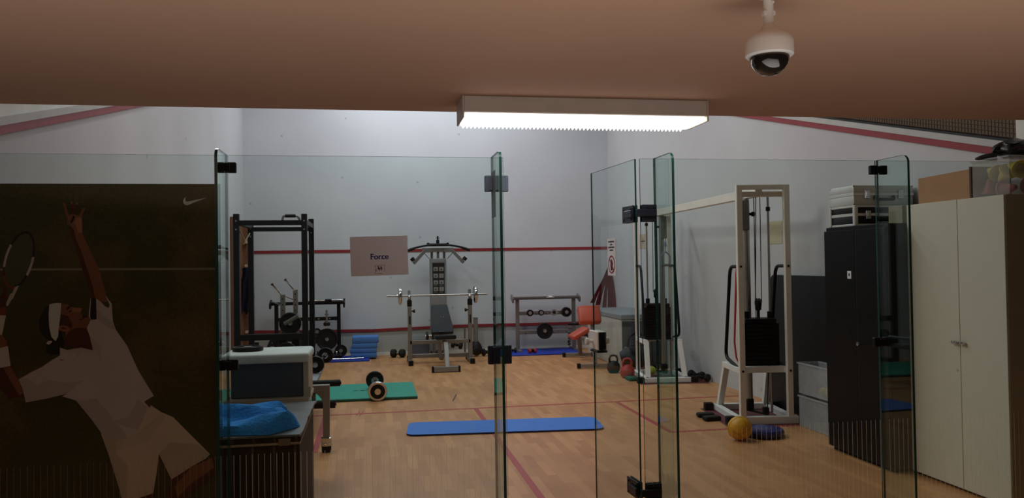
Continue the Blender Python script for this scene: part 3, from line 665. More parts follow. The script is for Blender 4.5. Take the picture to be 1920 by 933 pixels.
# ---- power rack
pr = thing('power_rack', 'tall black steel power rack standing before the brown peg board', 'power rack', (.855, 6.9, 0))
X0, X1, YF, YB = .436, 1.272, 6.28, 7.5
for x, y, h in ((X0, YF, 2.232), (X1, YF, 2.230), (X0, YB, 2.19), (X1, YB, 2.235)):
    m = MB(); m.bar((x, y, .06), (x, y, h), .072, up=(0, 1, 0))
    z = .5
    u = m.build('upright', 'black_steel', pr)
    for zz in (h-.09, h-.20):
        m = MB(); m.cyl((x, y-.036, zz), (x, y-.044, zz), .012, .009, 10); m.build('bolt', 'silver_steel', u)
m = MB(); m.bar((X0, YF, 2.118), (X1, YF, 2.118), .06, .062); m.build('front_crossbar', 'black_steel', pr)
m = MB(); m.bar((X0, YB, 2.09), (X1, YB, 2.09), .06, .06); m.build('rear_crossbar', 'black_steel', pr)
for x in (X0, X1):
    m = MB(); m.bar((x, YF, 2.13), (x, YB, 2.13), .06, .06); m.build('top_rail', 'black_steel', pr)
    m = MB(); m.bar((x, YF-.038, .03), (x, YB+.2, .03), .07, .06); m.build('foot_rail', 'black_steel', pr)
m = MB(); m.bar((X0, YF, .665), (X1, YF, .665), .075, .075); m.build('lower_crossbar', 'black_steel', pr)
m = MB(); m.bar((X0, YB, .12), (X1, YB, .12), .07, .07); m.build('lower_crossbar', 'black_steel', pr)
m = MB(); m.tube([(1.0, YF, 2.15), (1.01, YF, 2.205), (1.19, YF, 2.205), (1.215, YF, 2.15)], .015, 10, .03); g_ = m.build('pull_up_handle', 'grey_steel', pr)
m = MB(); m.cyl((1.035, YF, 2.205), (1.165, YF, 2.205), .021, seg=12); m.build('grip', 'black_rubber', g_)
m = MB(); m.tube([(X0+.04, YF+.02, 2.02), (X0+.09, YF+.1, 1.9), (X0+.05, YF+.2, 1.84), (X0+.12, YF+.3, 2.0)], .008, 8, .04); m.build('strap', 'net_pale', pr)

# ---- plates helper
def plate(mb, c, axis, r, t, hole=.026, seg=36):
    """disc with raised rim, dished face and hub"""
    h = t/2
    mb.lathe([(hole*.6, -h*.8), (hole*1.7, -h*.8), (hole*1.9, -h*.45), (r*.80, -h*.45), (r*.85, -h), (r*.97, -h), (r, -h*.6), (r, h*.6), (r*.97, h), (r*.85, h), (r*.80, h*.45), (hole*1.9, h*.45), (hole*1.7, h*.8), (hole*.6, h*.8)], c, axis, seg)
def plate_thing(c, axis, r, t, label, group=None, mt='black_iron', name='weight_plate'):
    p = thing(name, label, 'weight plate', c, group)
    m = MB(); plate(m, c, axis, r, t); m.build('disc', mt, p)
    m = MB(); a = Vector(axis).normalized(); m.cyl(Vector(c)-a*(t*.52), Vector(c)+a*(t*.52), .03, seg=18); m.build('hub', 'silver_steel' if mt != 'chrome' else 'black_iron', p)
    return p
def dumbbell(p0, p1, r, t, label, group=None, mt='black_iron', bar='chrome', rbar=.015, name='dumbbell', hexa=False, mt0=None):
    p0, p1 = Vector(p0), Vector(p1); d = (p1-p0).normalized(); base = (p0+p1)/2
    o = thing(name, label, 'dumbbell', (base.x, base.y, min(p0.z, p1.z)-r), group)
    m = MB(); m.cyl(p0, p1, rbar, seg=14); m.cyl(p0+d*(t+.015), p0+d*(t+.035), rbar*1.9, seg=14); m.cyl(p1-d*(t+.035), p1-d*(t+.015), rbar*1.9, seg=14); m.build('handle', bar, o)
    for e, s, mm in ((p0, 1, mt0 or mt), (p1, -1, mt)):
        m = MB()
        if hexa: m.lathe([(r*.7, 0), (r, t*.2), (r, t*.8), (r*.7, t)], e, d*s, 8)
        else:
            plate(m, e+d*s*(t*.5+.012), d, r, t, rbar*1.2)
        h = m.build('weight', mm, o)
        if not hexa:
            m = MB(); m.lathe([(.001, -.004), (rbar*1.5, -.004), (rbar*1.7, .004), (rbar*1.7, .016), (.001, .016)], e, d*s, 14); m.build('collar', 'chrome', h)
    return o

# ---- squat stand inside the rack
ss = thing('squat_stand', 'twin chrome-post squat stand with lever hooks inside the black rack', 'squat stand', (1.0, 7.0, 0))
for x, y, h in ((.935, 6.85, 1.18), (1.075, 7.15, 1.235)):
    m = MB(); m.bar((x, y, .62), (x, y, h), .062, up=(0, 1, 0)); n = len(m.bm.faces)
    for k in range(7): m.cyl((x, y-.0305, h-.06-.075*k), (x, y-.0325, h-.06-.075*k), .009, seg=8)
    m.bm.faces.ensure_lookup_table()
    for q in list(m.bm.faces)[n:]: q.material_index = 1
    p = m.build('post', ['brushed' if y > 7 else 'grey_steel', 'black_steel'], ss)
    m = MB(); m.tube([(x-.01, y-.02, h-.01), (x-.03, y-.05, h+.02), (x-.12, y-.07, h+.13)], .012, 8); m.cyl((x-.12, y-.07, h+.13), (x-.135, y-.075, h+.15), .019, seg=10)
    m.tube([(x-.02, y-.02, h-.14), (x-.13, y-.05, h-.09)], .007, 8); m.build('lever', 'chrome', ss)
    m = MB(); m.box((x-.055, y-.05, .02), (x+.055, y+.05, .64), .01); m.build('sleeve', 'black_steel', ss)
m = MB(); m.box((.80, 6.70, 0), (1.22, 7.32, .05), .01); m.build('base', 'black_steel', ss)
m = MB(); m.cyl((.975, 6.66, .80), (1.15, 6.60, .90), .026, seg=14); m.cyl((1.15, 6.60, .90), (1.165, 6.595, .908), .034, seg=14); m.build('peg', 'grey_steel', ss)
plate_thing((1.04, 6.74, .80), (0, 1, .05), .145, .05, 'black plate hung on the chrome squat stand behind the rack crossbar')
plate_thing((.99, 6.70, .40), (0, 1, .05), .15, .04, 'black plate low on the squat stand in front of the round tin mark')

# ---- storage racks along the front wall
def storage_rack(x0, x1, label, mt, low):
    y = 9.42
    r = thing('weight_rack', label, 'weight rack', ((x0+x1)/2, y, 0))
    for x in (x0+.06, x1-.06):
        m = MB(); m.bar((x, y, .03), (x, y, .93), .06, up=(0, 1, 0)); m.build('upright', mt, r)
        m = MB(); m.bar((x, y-.27, .028), (x, y+.24, .028), .06, .05); m.build('foot', mt, r)
    m = MB(); m.box((x0-.02, y-.09, .915), (x1+.02, y+.06, .945), .008); m.bar((x0-.03, y-.09, .955), (x1+.03, y-.09, .955), .03); m.build('tray', mt, r)
    for x in (x0-.03, x1+.03):
        m = MB(); m.bar((x, y-.11, .90), (x, y+.07, .965), .03, .09); m.build('end_bracket', mt, r)
    for z, n in ((.675, 5), (.34, 4)):
        m = MB(); m.bar((x0+.06, y, z), (x1-.06, y, z), .05, .06); m.build('rail', mt if low is None else low, r)
        for k in range(n):
            x = x0+.2+(x1-x0-.4)*k/(n-1); m = MB(); m.cyl((x, y-.02, z), (x, y-.17, z+.01), .012, seg=10); m.build('peg', 'brushed', r)
    return r
storage_rack(.50, 1.63, 'black weight storage rack next to the blue step blocks', 'black_steel', None)
storage_rack(4.56, 5.69, 'grey weight storage rack standing on the blue mat', 'grey_steel', 'grey_steel')
bl = thing('barbell_bar', 'short chrome bar with black sleeve lying on top of the black rack', 'barbell', (1.3, 9.33, .9845))
m = MB(); m.cyl((1.08, 9.33, .985), (1.64, 9.33, .985), .0135, seg=14); m.build('shaft', 'chrome', bl)
m = MB(); m.cyl((1.35, 9.33, .985), (1.46, 9.33, .985), .021, seg=14); m.build('sleeve', 'black_rubber', bl)
plate_thing((1.383, 9.24, .346), (0, 1, 0), .178, .04, 'largest black plate on the black rack, under its upright dumbbell rod')
plate_thing((1.05, 9.24, .34), (0, 1, 0), .17, .04, 'black plate low on the black rack behind the front rack post')
plate_thing((1.22, 9.30, .47), (0, 1, 0), .06, .04, 'small black plate just above the low plates of the black rack')
plate_thing((1.605, 9.24, .15), (0, 1, 0), .10, .03, 'small black plate low at the black rack foot by the step blocks')
v = dumbbell((1.383, 9.22, .56), (1.383, 9.22, .83), .055, .05, 'upright chrome dumbbell rod with a round black weight on the black rack', bar='brushed', rbar=.018)
bpy.data.objects.remove([c for c in v.children if c.name.startswith('weight')][1].children[0]); bpy.data.objects.remove([c for c in v.children if c.name.startswith('weight')][1])
dumbbell((1.22, 9.05, .14), (1.55, 9.05, .14), .03, .04, 'slim chrome dumbbell low in front of the black rack', bar='chrome', rbar=.016)
for x, r, lab, mt in ((4.803, .058, 'small black weight at the outer end of the grey rack upper rail', 'black_iron'), (5.0, .05, 'smallest black weight on the grey rack rail, beside the chrome-rimmed one', 'black_iron'),
                      (5.227, .056, 'chrome-rimmed weight on the upper rail of the grey rack', 'chrome'), (5.446, .085, 'biggest of the four weights on the upper rail of the grey rack', 'black_iron')):
    plate_thing((x, 9.22, .692), (0, 1, 0), r, .06 if r < .08 else .09, lab, mt=mt)
plate_thing((5.06, 9.22, .375), (0, 1, 0), .14, .05, 'large black plate on the lower rail of the grey rack')
m = MB(); m.box((5.12, 9.28, .9465), (5.25, 9.40, .957), .002); m.box((5.16, 9.30, .957), (5.22, 9.37, .972), .002)
one(m, 'notebook', 'paper_white', 'small white pad lying on top of the grey weight rack', 'notebook')

# ---- mats on the far floor
m = MB(); m.box((4.28, 8.84, .0012), (5.66, 9.70, .022), .004); one(m, 'floor_mat', 'blue_mat', 'deep blue floor mat under the grey weight rack', 'mat')
m = MB(); m.box((1.0, 8.88, .001), (2.07, 9.58, .024), .004); one(m, 'floor_mat', 'blue_mat', 'deep blue floor mat under the blue step blocks', 'mat')
m = MB(); m.cyl((1.42, 8.99, .038), (1.98, 9.03, .038), .0135, seg=12); m.cyl((1.42, 8.99, .038), (1.58, 9.0, .038), .019, seg=12)
one(m, 'dumbbell_bar', 'chrome', 'loose chrome bar lying on the blue mat before the step blocks', 'bar')
dumbbell((4.72, 8.98, .064), (4.86, 9.03, .064), .042, .045, 'small red and black dumbbell on the blue mat, near the grey rack', mt='red_rubber', bar='black_rubber', hexa=True)
dumbbell((4.38, 9.20, .065), (4.55, 9.18, .065), .042, .04, 'black dumbbell at the grey rack foot farther from the orange bench', hexa=True, bar='black_rubber')
dumbbell((1.45, 9.16, .07), (1.62, 9.20, .07), .045, .05, 'black dumbbell on the blue mat at the rack foot', hexa=True, bar='black_rubber')
# ---- blue step blocks
z = .0255; lab = ['bottom', 'second from bottom', 'third from bottom', 'topmost']
for k, (x0, x1, h) in enumerate(((1.765, 2.19, .082), (1.755, 2.185, .075), (1.785, 2.20, .085), (1.79, 2.225, .105))):
    m = MB(); m.box((x0, 9.15, z), (x1, 9.55, z+h), .012, seg=2)
    o = one(m, 'step_block', 'blue_foam', 'blue foam step block, %s of the stack of four by the wall' % lab[k], 'foam block', 'blue foam step blocks')
    z += h+.0008

# ---- home gym tower
gx, gy = 3.232, 9.22
gt = thing('home_gym', 'grey multi-gym tower with exercise chart behind the barbell bench', 'exercise machine', (gx, gy, 0))
m = MB(); m.box((gx-.135, gy-.05, .30), (gx+.135, gy+.22, 1.655), .02, seg=2); tw = m.build('tower_cover', 'panel_grey', gt)
m = MB(); m.mi = 0; m.box((gx-.102, gy-.057, 1.06), (gx+.102, gy-.0505, 1.58), .002)
for r_ in range(4):
    for c_ in range(2):
        n = len(m.bm.faces); x = gx-.086+c_*.096; zz = 1.44-r_*.112
        m.box((x, gy-.0585, zz), (x+.076, gy-.0572, zz+.07)); m.bm.faces.ensure_lookup_table()
        for q in list(m.bm.faces)[n:]: q.material_index = 1
        n = len(m.bm.faces); m.box((x+.018, gy-.0595, zz+.018), (x+.055, gy-.0586, zz+.028)); m.box((x+.03, gy-.0595, zz+.028), (x+.042, gy-.0586, zz+.045)); m.box((x, gy-.0585, zz-.022), (x+.06, gy-.0572, zz-.012)); m.bm.faces.ensure_lookup_table()
        for q in list(m.bm.faces)[n:]: q.material_index = 0 if random.random() < .7 else 2
m.build('exercise_chart', ['ink_black', 'panel_grey', 'grey_steel'], tw, False)
for x in (gx-.105, gx+.0, gx+.105):
    m = MB(); m.bar((x, gy+.02, 1.64), (x, gy+.02, 1.80), .04, up=(0, 1, 0)); m.build('upright', 'grey_steel', gt)
m = MB(); m.bar((gx-.26, gy, 1.80), (gx+.26, gy, 1.80), .06, .07); m.build('top_beam', 'grey_steel', gt)
m = MB(); m.bar((gx-.17, gy+.02, 1.885), (gx+.17, gy+.02, 1.885), .04, .05)
for s in (-.165, .165): m.cyl((gx+s, gy-.03, 1.90), (gx+s, gy+.05, 1.90), .022, seg=12)
m.bar((gx, gy+.02, 1.86), (gx, gy+.02, 1.97), .05, up=(0, 1, 0)); m.cyl((gx, gy+.02, 1.96), (gx, gy+.02, 2.035), .014, seg=10); m.cyl((gx-.03, gy+.02, 2.0), (gx+.03, gy+.02, 2.0), .006, seg=8); m.build('pulley_frame', 'tower_black', gt)
pts = [(gx-.53+1.06*k/16, gy-.12, 1.79+.095*math.cos((k/16-.5)*PI)**.8 if 0 < k < 16 else 1.785) for k in range(17)]
m = MB(); m.tube(pts, .017, 10); lb = m.build('lat_bar', 'tower_black', gt)
for s in (-1, 1):
    m = MB(); m.cyl((gx+s*.53, gy-.12, 1.785), (gx+s*.40, gy-.12, 1.826), .023, seg=12); m.build('grip', 'black_rubber', lb)
    m = MB(); m.bar((gx+s*.10, gy-.08, 1.79), (gx+s*.24, gy-.1, 1.79), .07, .06); m.bar((gx+s*.22, gy-.1, 1.795), (gx+s*.42, gy-.14, 1.575), .055, .05); m.bar((gx+s*.36, gy-.14, 1.60), (gx+s*.43, gy-.14, 1.645), .04, .04); a = m.build('butterfly_arm', 'grey_steel', gt)
    m = MB(); m.cyl((gx+s*.42, gy-.145, 1.625), (gx+s*.455, gy-.145, 1.665), .036, seg=14); m.build('roller', 'black_rubber', a)
    m = MB(); m.tube([(gx+s*.15, gy-.06, 1.65), (gx+s*.20, gy-.08, 1.70), (gx+s*.25, gy-.09, 1.76)], .005, 6); m.build('cable', 'tower_black', gt)
m = MB(); m.bar((gx, gy-.55, .05), (gx, gy+.3, .05), .06, .06); m.bar((gx-.13, gy+.28, .04), (gx+.13, gy+.28, .04), .06); m.bar((gx-.09, gy-.02, .05), (gx-.09, gy-.02, .35), .05, up=(0, 1, 0)); m.bar((gx+.09, gy-.02, .05), (gx+.09, gy-.02, .35), .05, up=(0, 1, 0)); m.build('base', 'grey_steel', gt)
m = MB(); m.lathe([(.0, -.012), (.06, -.012), (.06, .012), (.0, .012)], (gx, gy-.10, .23), (1, 0, 0), 20); m.build('pulley_wheel', 'tower_black', gt)

# ---- barbell bench
BX, BY = 3.18, 8.35
bb = thing('weight_bench', 'grey steel weight bench with black pad and two barbell uprights', 'weight bench', (BX, 7.8, 0))
for x, s in ((2.70, -1), (3.655, 1)):
    m = MB(); m.bar((x, BY, .05), (x, BY, .92), .062, up=(0, 1, 0)); u = m.build('upright', 'silver_steel', bb)
    m = MB(); m.box((x-.036, BY-.036, .90), (x+.036, BY+.036, 1.00), .006); m.build('sleeve', 'black_rubber', u)
    m = MB(); m.box((x-.0135, BY-.0325, .62), (x+.0135, BY-.0315, .75)); m.build('sticker', 'ink_black', u, False)
    m = MB(); m.cyl((x-s*.03, BY-.01, .825), (x-s*.06, BY-.01, .825), .011, seg=10); m.cyl((x-s*.055, BY-.01, .825), (x-s*.085, BY-.01, .825), .026, seg=14); m.build('knob', 'black_rubber', u)
    m = MB(); m.bar((x, BY, .99), (x, BY, 1.035), .045, up=(0, 1, 0)); m.tube([(x, BY-.045, 1.06), (x, BY-.035, 1.035), (x, BY, 1.03), (x, BY+.03, 1.045), (x, BY+.035, 1.15)], .024, 12, .02); m.build('bar_hook', 'chrome', u)
    m = MB(); m.bar((x, BY-.24, .04), (x, BY+.36, .04), .06, .055); f_ = m.build('foot', 'silver_steel', bb)
    for yy in (BY-.29, BY+.32):
        m = MB(); cap(m, (x-.036, yy, .001), (x+.036, yy+.07, .08)); m.build('foot_cap', 'black_rubber', f_)
m = MB(); m.bar((2.70, BY, .335), (3.655, BY, .335), .062, .06); m.build('crossbar', 'silver_steel', bb)
m = MB(); m.bar((2.70, BY+.12, .105), (3.655, BY+.12, .105), .06, .06); m.build('crossbar', 'silver_steel', bb)
m = MB(); m.bar((BX, BY+.15, .355), (BX, 7.42, .40), .06, .05); m.bar((BX, BY, .06), (BX-.02, BY, .36), .05, up=(0, 1, 0)); m.build('spine', 'silver_steel', bb)
m = MB(); m.bar((BX, 7.45, .40), (BX, 7.24, .06), .062, up=(0, 1, 0)); m.build('front_leg', 'silver_steel', bb)
m = MB(); m.bar((2.97, 7.235, .045), (3.35, 7.235, .045), .07, .075); ft = m.build('front_foot', 'silver_steel', bb)
for xx in (2.955, 3.335):
    m = MB(); cap(m, (xx, 7.195, .001), (xx+.03, 7.275, .086)); m.build('foot_cap', 'black_rubber', ft)
m = MB(); m.box((BX-.155, 7.42, .435), (BX+.155, 7.80, .50), .02, seg=2, rot=Matrix.Rotation(R(-4), 3, 'X')); m.build('seat', 'black_vinyl', bb)
m = MB(); m.xf = Matrix.Translation((BX-.01, 7.86, .515)) @ Matrix.Rotation(R(-40), 4, 'X')
m.prism([(-.165, -.02), (.165, -.02), (.165, .10), (.105, .52), (-.14, .52), (-.165, .10)], -.03, .03, 'xz'); bmesh.ops.bevel(m.bm, geom=list(m.bm.edges), offset=.012, segments=2, affect='EDGES'); bp_ = m.build('backrest', 'black_vinyl', bb)
m = MB(); m.xf = Matrix.Translation((BX-.01, 7.86, .515)) @ Matrix.Rotation(R(-40), 4, 'X')
m.cyl((-.015, -.029, .27), (-.015, -.035, .27), .011, .008, 10); m.build('button', 'chrome', bp_)
m = MB(); m.xf = Matrix.Translation((BX-.01, 7.86, .515)) @ Matrix.Rotation(R(-40), 4, 'X'); m.cyl((.03, -.029, .27), (.03, -.035, .27), .011, .008, 10); m.build('button', 'chrome', bp_)
m = MB(); m.bar((BX-.01, 8.02, .60), (BX-.01, 8.22, .36), .04); m.build('strut', 'silver_steel', bb)
br = thing('barbell', 'chrome barbell with thick chrome plates resting on the bench uprights', 'barbell', (3.14, BY, 1.0))
m = MB(); m.cyl((2.345, BY, 1.068), (3.94, BY, 1.068), .0135, seg=16); m.build('bar', 'brushed', br)
for x in (2.555, 3.745):
    m = MB(); m.lathe([(.016, -.03), (.11, -.03), (.135, -.018), (.14, 0), (.135, .018), (.11, .03), (.016, .03)], (x, BY, 1.068), (1, 0, 0), 36); p_ = m.build('plate', 'chrome', br)
    m = MB(); m.cyl((x+(.05 if x > 3 else -.05), BY, 1.068), (x+(.02 if x > 3 else -.02), BY, 1.068), .024, seg=14); m.build('collar', 'chrome', p_)
dumbbell((2.98, 8.95, .37), (3.14, 8.95, .37), .075, .04, 'black dumbbell sticking out behind the bench seat at seat height', bar='brushed')
# crate and small weights near the wall
cr = thing('storage_crate', 'slate grey plastic crate on the floor behind the bench crossbars', 'crate', (2.97, 9.52, 0))
m = MB(); m.box((2.76, 9.40, .0), (3.075, 9.70, .26), .01); m.build('crate_body', 'crate_slate', cr)
m = MB(); m.box((2.75, 9.39, .262), (3.085, 9.71, .285), .006); m.build('lid', 'grey_top', cr)
dumbbell((2.42, 9.28, .075), (2.66, 9.22, .075), .07, .10, 'thick black dumbbell at the wall between step blocks and barbell bench', bar='grey_steel', hexa=True)
dumbbell((3.77, 9.14, .10), (3.85, 8.96, .085), .075, .06, 'black dumbbell tilted against the loading pin by the bench upright', hexa=True, bar='black_rubber')
dumbbell((3.93, 9.02, .066), (4.13, 9.06, .066), .062, .06, 'black dumbbell lying alone on the floor past the loading pin', hexa=True, bar='black_rubber')
dumbbell((3.42, 9.05, .22), (3.60, 9.0, .19), .065, .06, 'black dumbbell seen between the two bench crossbars', hexa=True, bar='black_rubber')
tb = thing('loading_pin', 'grey upright loading pin on a round black base by the wall', 'weight pin', (3.885, 9.45, 0))
m = MB(); m.cyl((3.885, 9.45, .1), (3.885, 9.45, .62), .04, seg=18); m.cyl((3.885, 9.45, .615), (3.885, 9.45, .626), .046, seg=18); m.build('pin', 'silver_steel', tb)
m = MB(); m.lathe([(.0, 0), (.11, 0), (.115, .03), (.11, .11), (.08, .17), (.05, .21), (0, .21)], (3.885, 9.45, 0), (0, 0, 1), 24); m.build('base', 'black_iron', tb)
m = MB(); m.cyl((3.70, 9.5, 0.0), (3.70, 9.5, .44), .014, seg=12); m.cyl((3.70, 9.5, 0.0), (3.70, 9.5, .02), .05, seg=16); one(m, 'loading_pin', 'grey_steel', 'thin grey rod standing by the wall behind the bench upright', 'weight pin')

# ---- preacher curl bench
pb = thing('preacher_bench', 'preacher curl bench with two orange cushions and steel frame', 'exercise bench', (5.38, 7.7, 0))
m = MB(); m.xf = Matrix.Translation((5.285, 7.16, .775)) @ Matrix.Rotation(R(-4), 4, 'Z') @ Matrix.Rotation(R(-28), 4, 'X')
m.box((-.165, -.06, -.145), (.165, .06, .125), .03, seg=3); m.box((-.165, -.06, .08), (.165, .10, .13), .025, seg=2); m.build('arm_pad', 'orange_vinyl', pb)
m = MB(); m.xf = Matrix.Translation((5.34, 7.98, .43)) @ Matrix.Rotation(R(-28), 4, 'Y'); m.box((-.15, -.17, -.04), (.15, .17, .04), .028, seg=3); m.build('seat', 'orange_vinyl', pb)
m = MB(); m.bar((5.33, 7.18, .68), (5.32, 7.0, .07), .05, up=(0, 1, 0)); m.build('front_post', 'silver_steel', pb)
m = MB(); m.bar((5.35, 8.0, .40), (5.46, 8.38, .07), .055, up=(0, 1, 0)); m.build('rear_post', 'grey_steel', pb)
m = MB(); m.bar((5.33, 7.14, .34), (5.36, 8.05, .38), .055, .055); m.build('spine', 'grey_steel', pb)
for (a, b) in (((5.10, 7.03, .042), (5.53, 6.98, .042)), ((5.23, 8.46, .042), (5.66, 8.40, .042))):
    m = MB(); m.bar(a, b, .055, .055); f_ = m.build('foot', 'silver_steel', pb)
    dv_ = (Vector(b)-Vector(a)).normalized()
    for e, s in ((Vector(a), -1), (Vector(b), 1)):
        m = MB(); m.bar(e-dv_*s*.005, e+dv_*s*.045, .066, .066); m.build('foot_cap', 'black_rubber', f_)
m = MB(); m.bar((4.99, 7.3, .63), (5.16, 7.28, .63), .03); m.build('bar_rest', 'black_rubber', pb)

# ---- red bands hanging at the far right
rb = thing('resistance_bands', 'bunch of dark red resistance bands hanging on the wall above the white chest', 'resistance bands', (6.38, 9.3, .6))
m = MB(); m.cyl((6.399, 9.42, 1.56), (6.30, 9.42, 1.58), .012, seg=10); m.build('hook', 'grey_steel', rb)
for k, (dy, dx, w, z1) in enumerate(((.10, -.34, .05, .82), (.06, -.26, .055, .78), (.03, -.16, .05, .72), (0, -.08, .05, .66), (-.05, -.02, .05, .60), (-.10, .0, .045, .64))):
    m = MB(); top = Vector((6.33, 9.42, 1.57)); bot = Vector((6.36+dx, 9.42+dy, z1)); n = 10; A = []; B = []
    for i in range(n+1):
        t = i/n; p = top.lerp(bot, t)+Vector((.015*math.sin(t*5+k), .01*math.cos(t*4+k), 0)); ww = 1.7*w*(.3+.7*t)
        A.append(m.bm.verts.new(p+Vector((-ww/2, 0, 0)))); B.append(m.bm.verts.new(p+Vector((ww/2, .015, 0))))
    for i in range(n): m.bm.faces.new((A[i], B[i], B[i+1], A[i+1]))
    bmesh.ops.solidify(m.bm, geom=list(m.bm.faces), thickness=.006); m.build('band', 'red_band', rb)

# ---- white chest at the right wall
ch = thing('storage_chest', 'low white storage chest with grey top along the side wall', 'chest', (6.04, 7.85, 0))
m = MB(); m.box((5.70, 6.93, .0), (6.38, 8.75, .70), .008); m.build('body', 'chest_white', ch)
m = MB(); m.box((5.69, 6.91, .702), (6.385, 8.77, .78), .01); m.build('lid', 'grey_top', ch)
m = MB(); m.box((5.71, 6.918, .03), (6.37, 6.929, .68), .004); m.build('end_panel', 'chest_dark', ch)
# ---- kettlebells, bag, bits around the rear tower
def kettlebell(c, s, mt, label):
    k = thing('kettlebell', label, 'kettlebell', c, 'kettlebells by the cable tower'); c = Vector(c)
    m = MB(); m.lathe([(.0, 0), (.06*s, 0), (.09*s, .03*s), (.10*s, .08*s), (.088*s, .13*s), (.05*s, .17*s), (.0, .18*s)], c, (0, 0, 1), 28); m.build('bell', mt, k)
    m = MB(); m.tube([c+Vector(p)*s for p in ((-.055, 0, .145), (-.062, 0, .20), (-.045, 0, .245), (0, 0, .258), (.045, 0, .245), (.062, 0, .20), (.055, 0, .145))], .0155*s, 12); m.build('handle', mt, k)
kettlebell((5.47, 5.98, 0), 1.0, 'red_rubber', 'red kettlebell on the floor beside the rear cable tower')
kettlebell((5.44, 6.50, 0), .95, 'black_iron', 'black kettlebell half hidden behind the red one')
m = MB(); m.tube([(5.62, 6.70, .17), (5.72, 6.66, .20), (5.92, 6.66, .20), (6.02, 6.70, .17)], [.09, .16, .16, .09], 20)
dg = m.build('bag_body', 'bag_black', thing('sports_bag', 'black sports bag on the floor between chest and rear cable tower', 'bag', (5.82, 6.68, 0)))
m = MB(); m.tube([(5.68, 6.60, .34), (5.70, 6.55, .50), (5.80, 6.53, .56), (5.90, 6.55, .48), (5.93, 6.6, .34)], .018, 10, .05); o = m.build('strap', 'black_rubber', None)
for v_ in o.data.vertices: v_.co -= Vector(dg.parent['_o'])
o.parent = dg.parent
m = MB(); m.box((5.39, 5.66, .001), (5.52, 5.86, .045), .018, seg=2); one(m, 'folded_towel', 'green_dark', 'dark green folded cloth on the floor before the red kettlebell', 'cloth')

# ---- teal gym mat and chrome dumbbell
tm = thing('gym_mat', 'teal green gym mat on the floor with two black grip holes', 'mat', (1.42, 5.63, 0))
m = MB(); m.box((.22, 5.06, .001), (2.625, 6.20, .035), .006); m.bm.normal_update()
for q in m.bm.faces: q.material_index = 0 if q.normal.z > .5 else 1
m.build('pad', ['teal_mat', 'teal_edge'], tm)
m = MB()
for x, a in ((1.905, .35), (1.985, -.35)): m.box((x-.028, 5.62, .0352), (x+.028, 5.655, .0362), .0003, rot=Matrix.Rotation(a, 3, 'Z'))
m.build('grip_hole', 'black_rubber', tm)
dumbbell((2.168, 4.985, .113), (2.138, 5.76, .146), .108, .05, 'big dumbbell with a chrome-rimmed head lying on the teal mat', bar='chrome', rbar=.024)
# chrome rim on the near head
db_ = [o for o in SC.objects if o.get('label', '').startswith('big dumbbell')][0]
m = MB(); ax = (Vector((2.138, 5.76, .146))-Vector((2.168, 4.985, .113))).normalized(); cc = Vector((2.168, 4.985, .113))+ax*.037
m.lathe([(.084, -.030), (.106, -.030), (.1105, -.022), (.1105, .024), (.106, .03), (.090, .03)], cc, ax, 40, True); m.build('rim', 'chrome', db_)
# ---- blue exercise mat
def rounded(x0, y0, x1, y1, r, n=6):
    p = []
    for cx, cy, a in ((x1-r, y1-r, 0), (x0+r, y1-r, PI/2), (x0+r, y0+r, PI), (x1-r, y0+r, 1.5*PI)):
        p += [(cx+r*math.cos(a+PI/2*k/n), cy+r*math.sin(a+PI/2*k/n)) for k in range(n+1)]
    return p
m = MB(); m.xf = rotz((3.34, 3.24, 0), R(-5.3)); m.prism(rounded(2.425, 2.955, 4.255, 3.525, .09), .001, .017, 'xy'); m.bm.normal_update()
for q in m.bm.faces: q.material_index = 0 if q.normal.z > .5 else 1
n = len(m.bm.faces)
for a, b in (((3.02, 2.99), (3.04, 3.48)), ((3.09, 2.97), (3.13, 3.3))):
    m.flat([(a[0]-.003, a[1]), (a[0]+.003, a[1]), (b[0]+.003, b[1]), (b[0]-.003, b[1])], .0174, 'xy')
m.bm.faces.ensure_lookup_table()
for q in list(m.bm.faces)[n:]: q.material_index = 2
one(m, 'exercise_mat', ['exercise_blue', 'exercise_blue_edge', 'blue_foam'], 'bright blue rounded exercise mat in the middle of the parquet', 'mat')

# ---- bench with leg curl rollers at the left
lc = thing('leg_curl_bench', 'grey steel leg-curl bench with black foam rollers behind the vaulting box', 'exercise bench', (1.5, 3.4, 0))
m = MB(); m.bar((1.30, 2.62, .535), (1.755, 2.62, .535), .055, .055); m.build('front_beam', 'silver_steel', lc)
m = MB(); m.bar((1.728, 2.62, .515), (1.722, 2.62, .085), .055, up=(0, 1, 0)); lg = m.build('leg', 'silver_steel', lc)
m = MB(); m.lathe([(.0, 0), (.036, 0), (.04, .02), (.04, .05), (.0, .05)], (1.722, 2.62, .0), (0, 0, 1), 18); m.build('rubber_foot', 'black_rubber', lg)
m = MB(); m.lathe([(.036, .05), (.046, .055), (.046, .075), (.040, .08), (.046, .085), (.046, .12), (.036, .125)], (1.722, 2.62, 0), (0, 0, 1), 20); m.build('chrome_ring', 'chrome', lg)
m = MB(); m.prism([(1.60, .508), (1.70, .508), (1.70, .40), (1.685, .45), (1.65, .49)], 2.60, 2.64); m.build('gusset', 'silver_steel', lc)
m = MB(); m.bar((1.40, 2.62, .47), (1.40, 4.5, .40), .06, .06); m.bar((1.40, 4.4, .40), (1.40, 4.4, .0), .055, up=(0, 1, 0)); m.build('spine', 'silver_steel', lc)
m = MB(); m.bar((1.40, 2.62, .5), (1.30, 2.62, .02), .055, up=(0, 1, 0)); m.build('leg', 'silver_steel', lc)
m = MB(); m.bar((1.60, 2.95, .54), (1.60, 2.95, .34), .035, up=(0, 1, 0)); m.bar((1.40, 2.95, .45), (1.62, 2.95, .45), .035); m.build('lever_arm', 'grey_steel', lc)
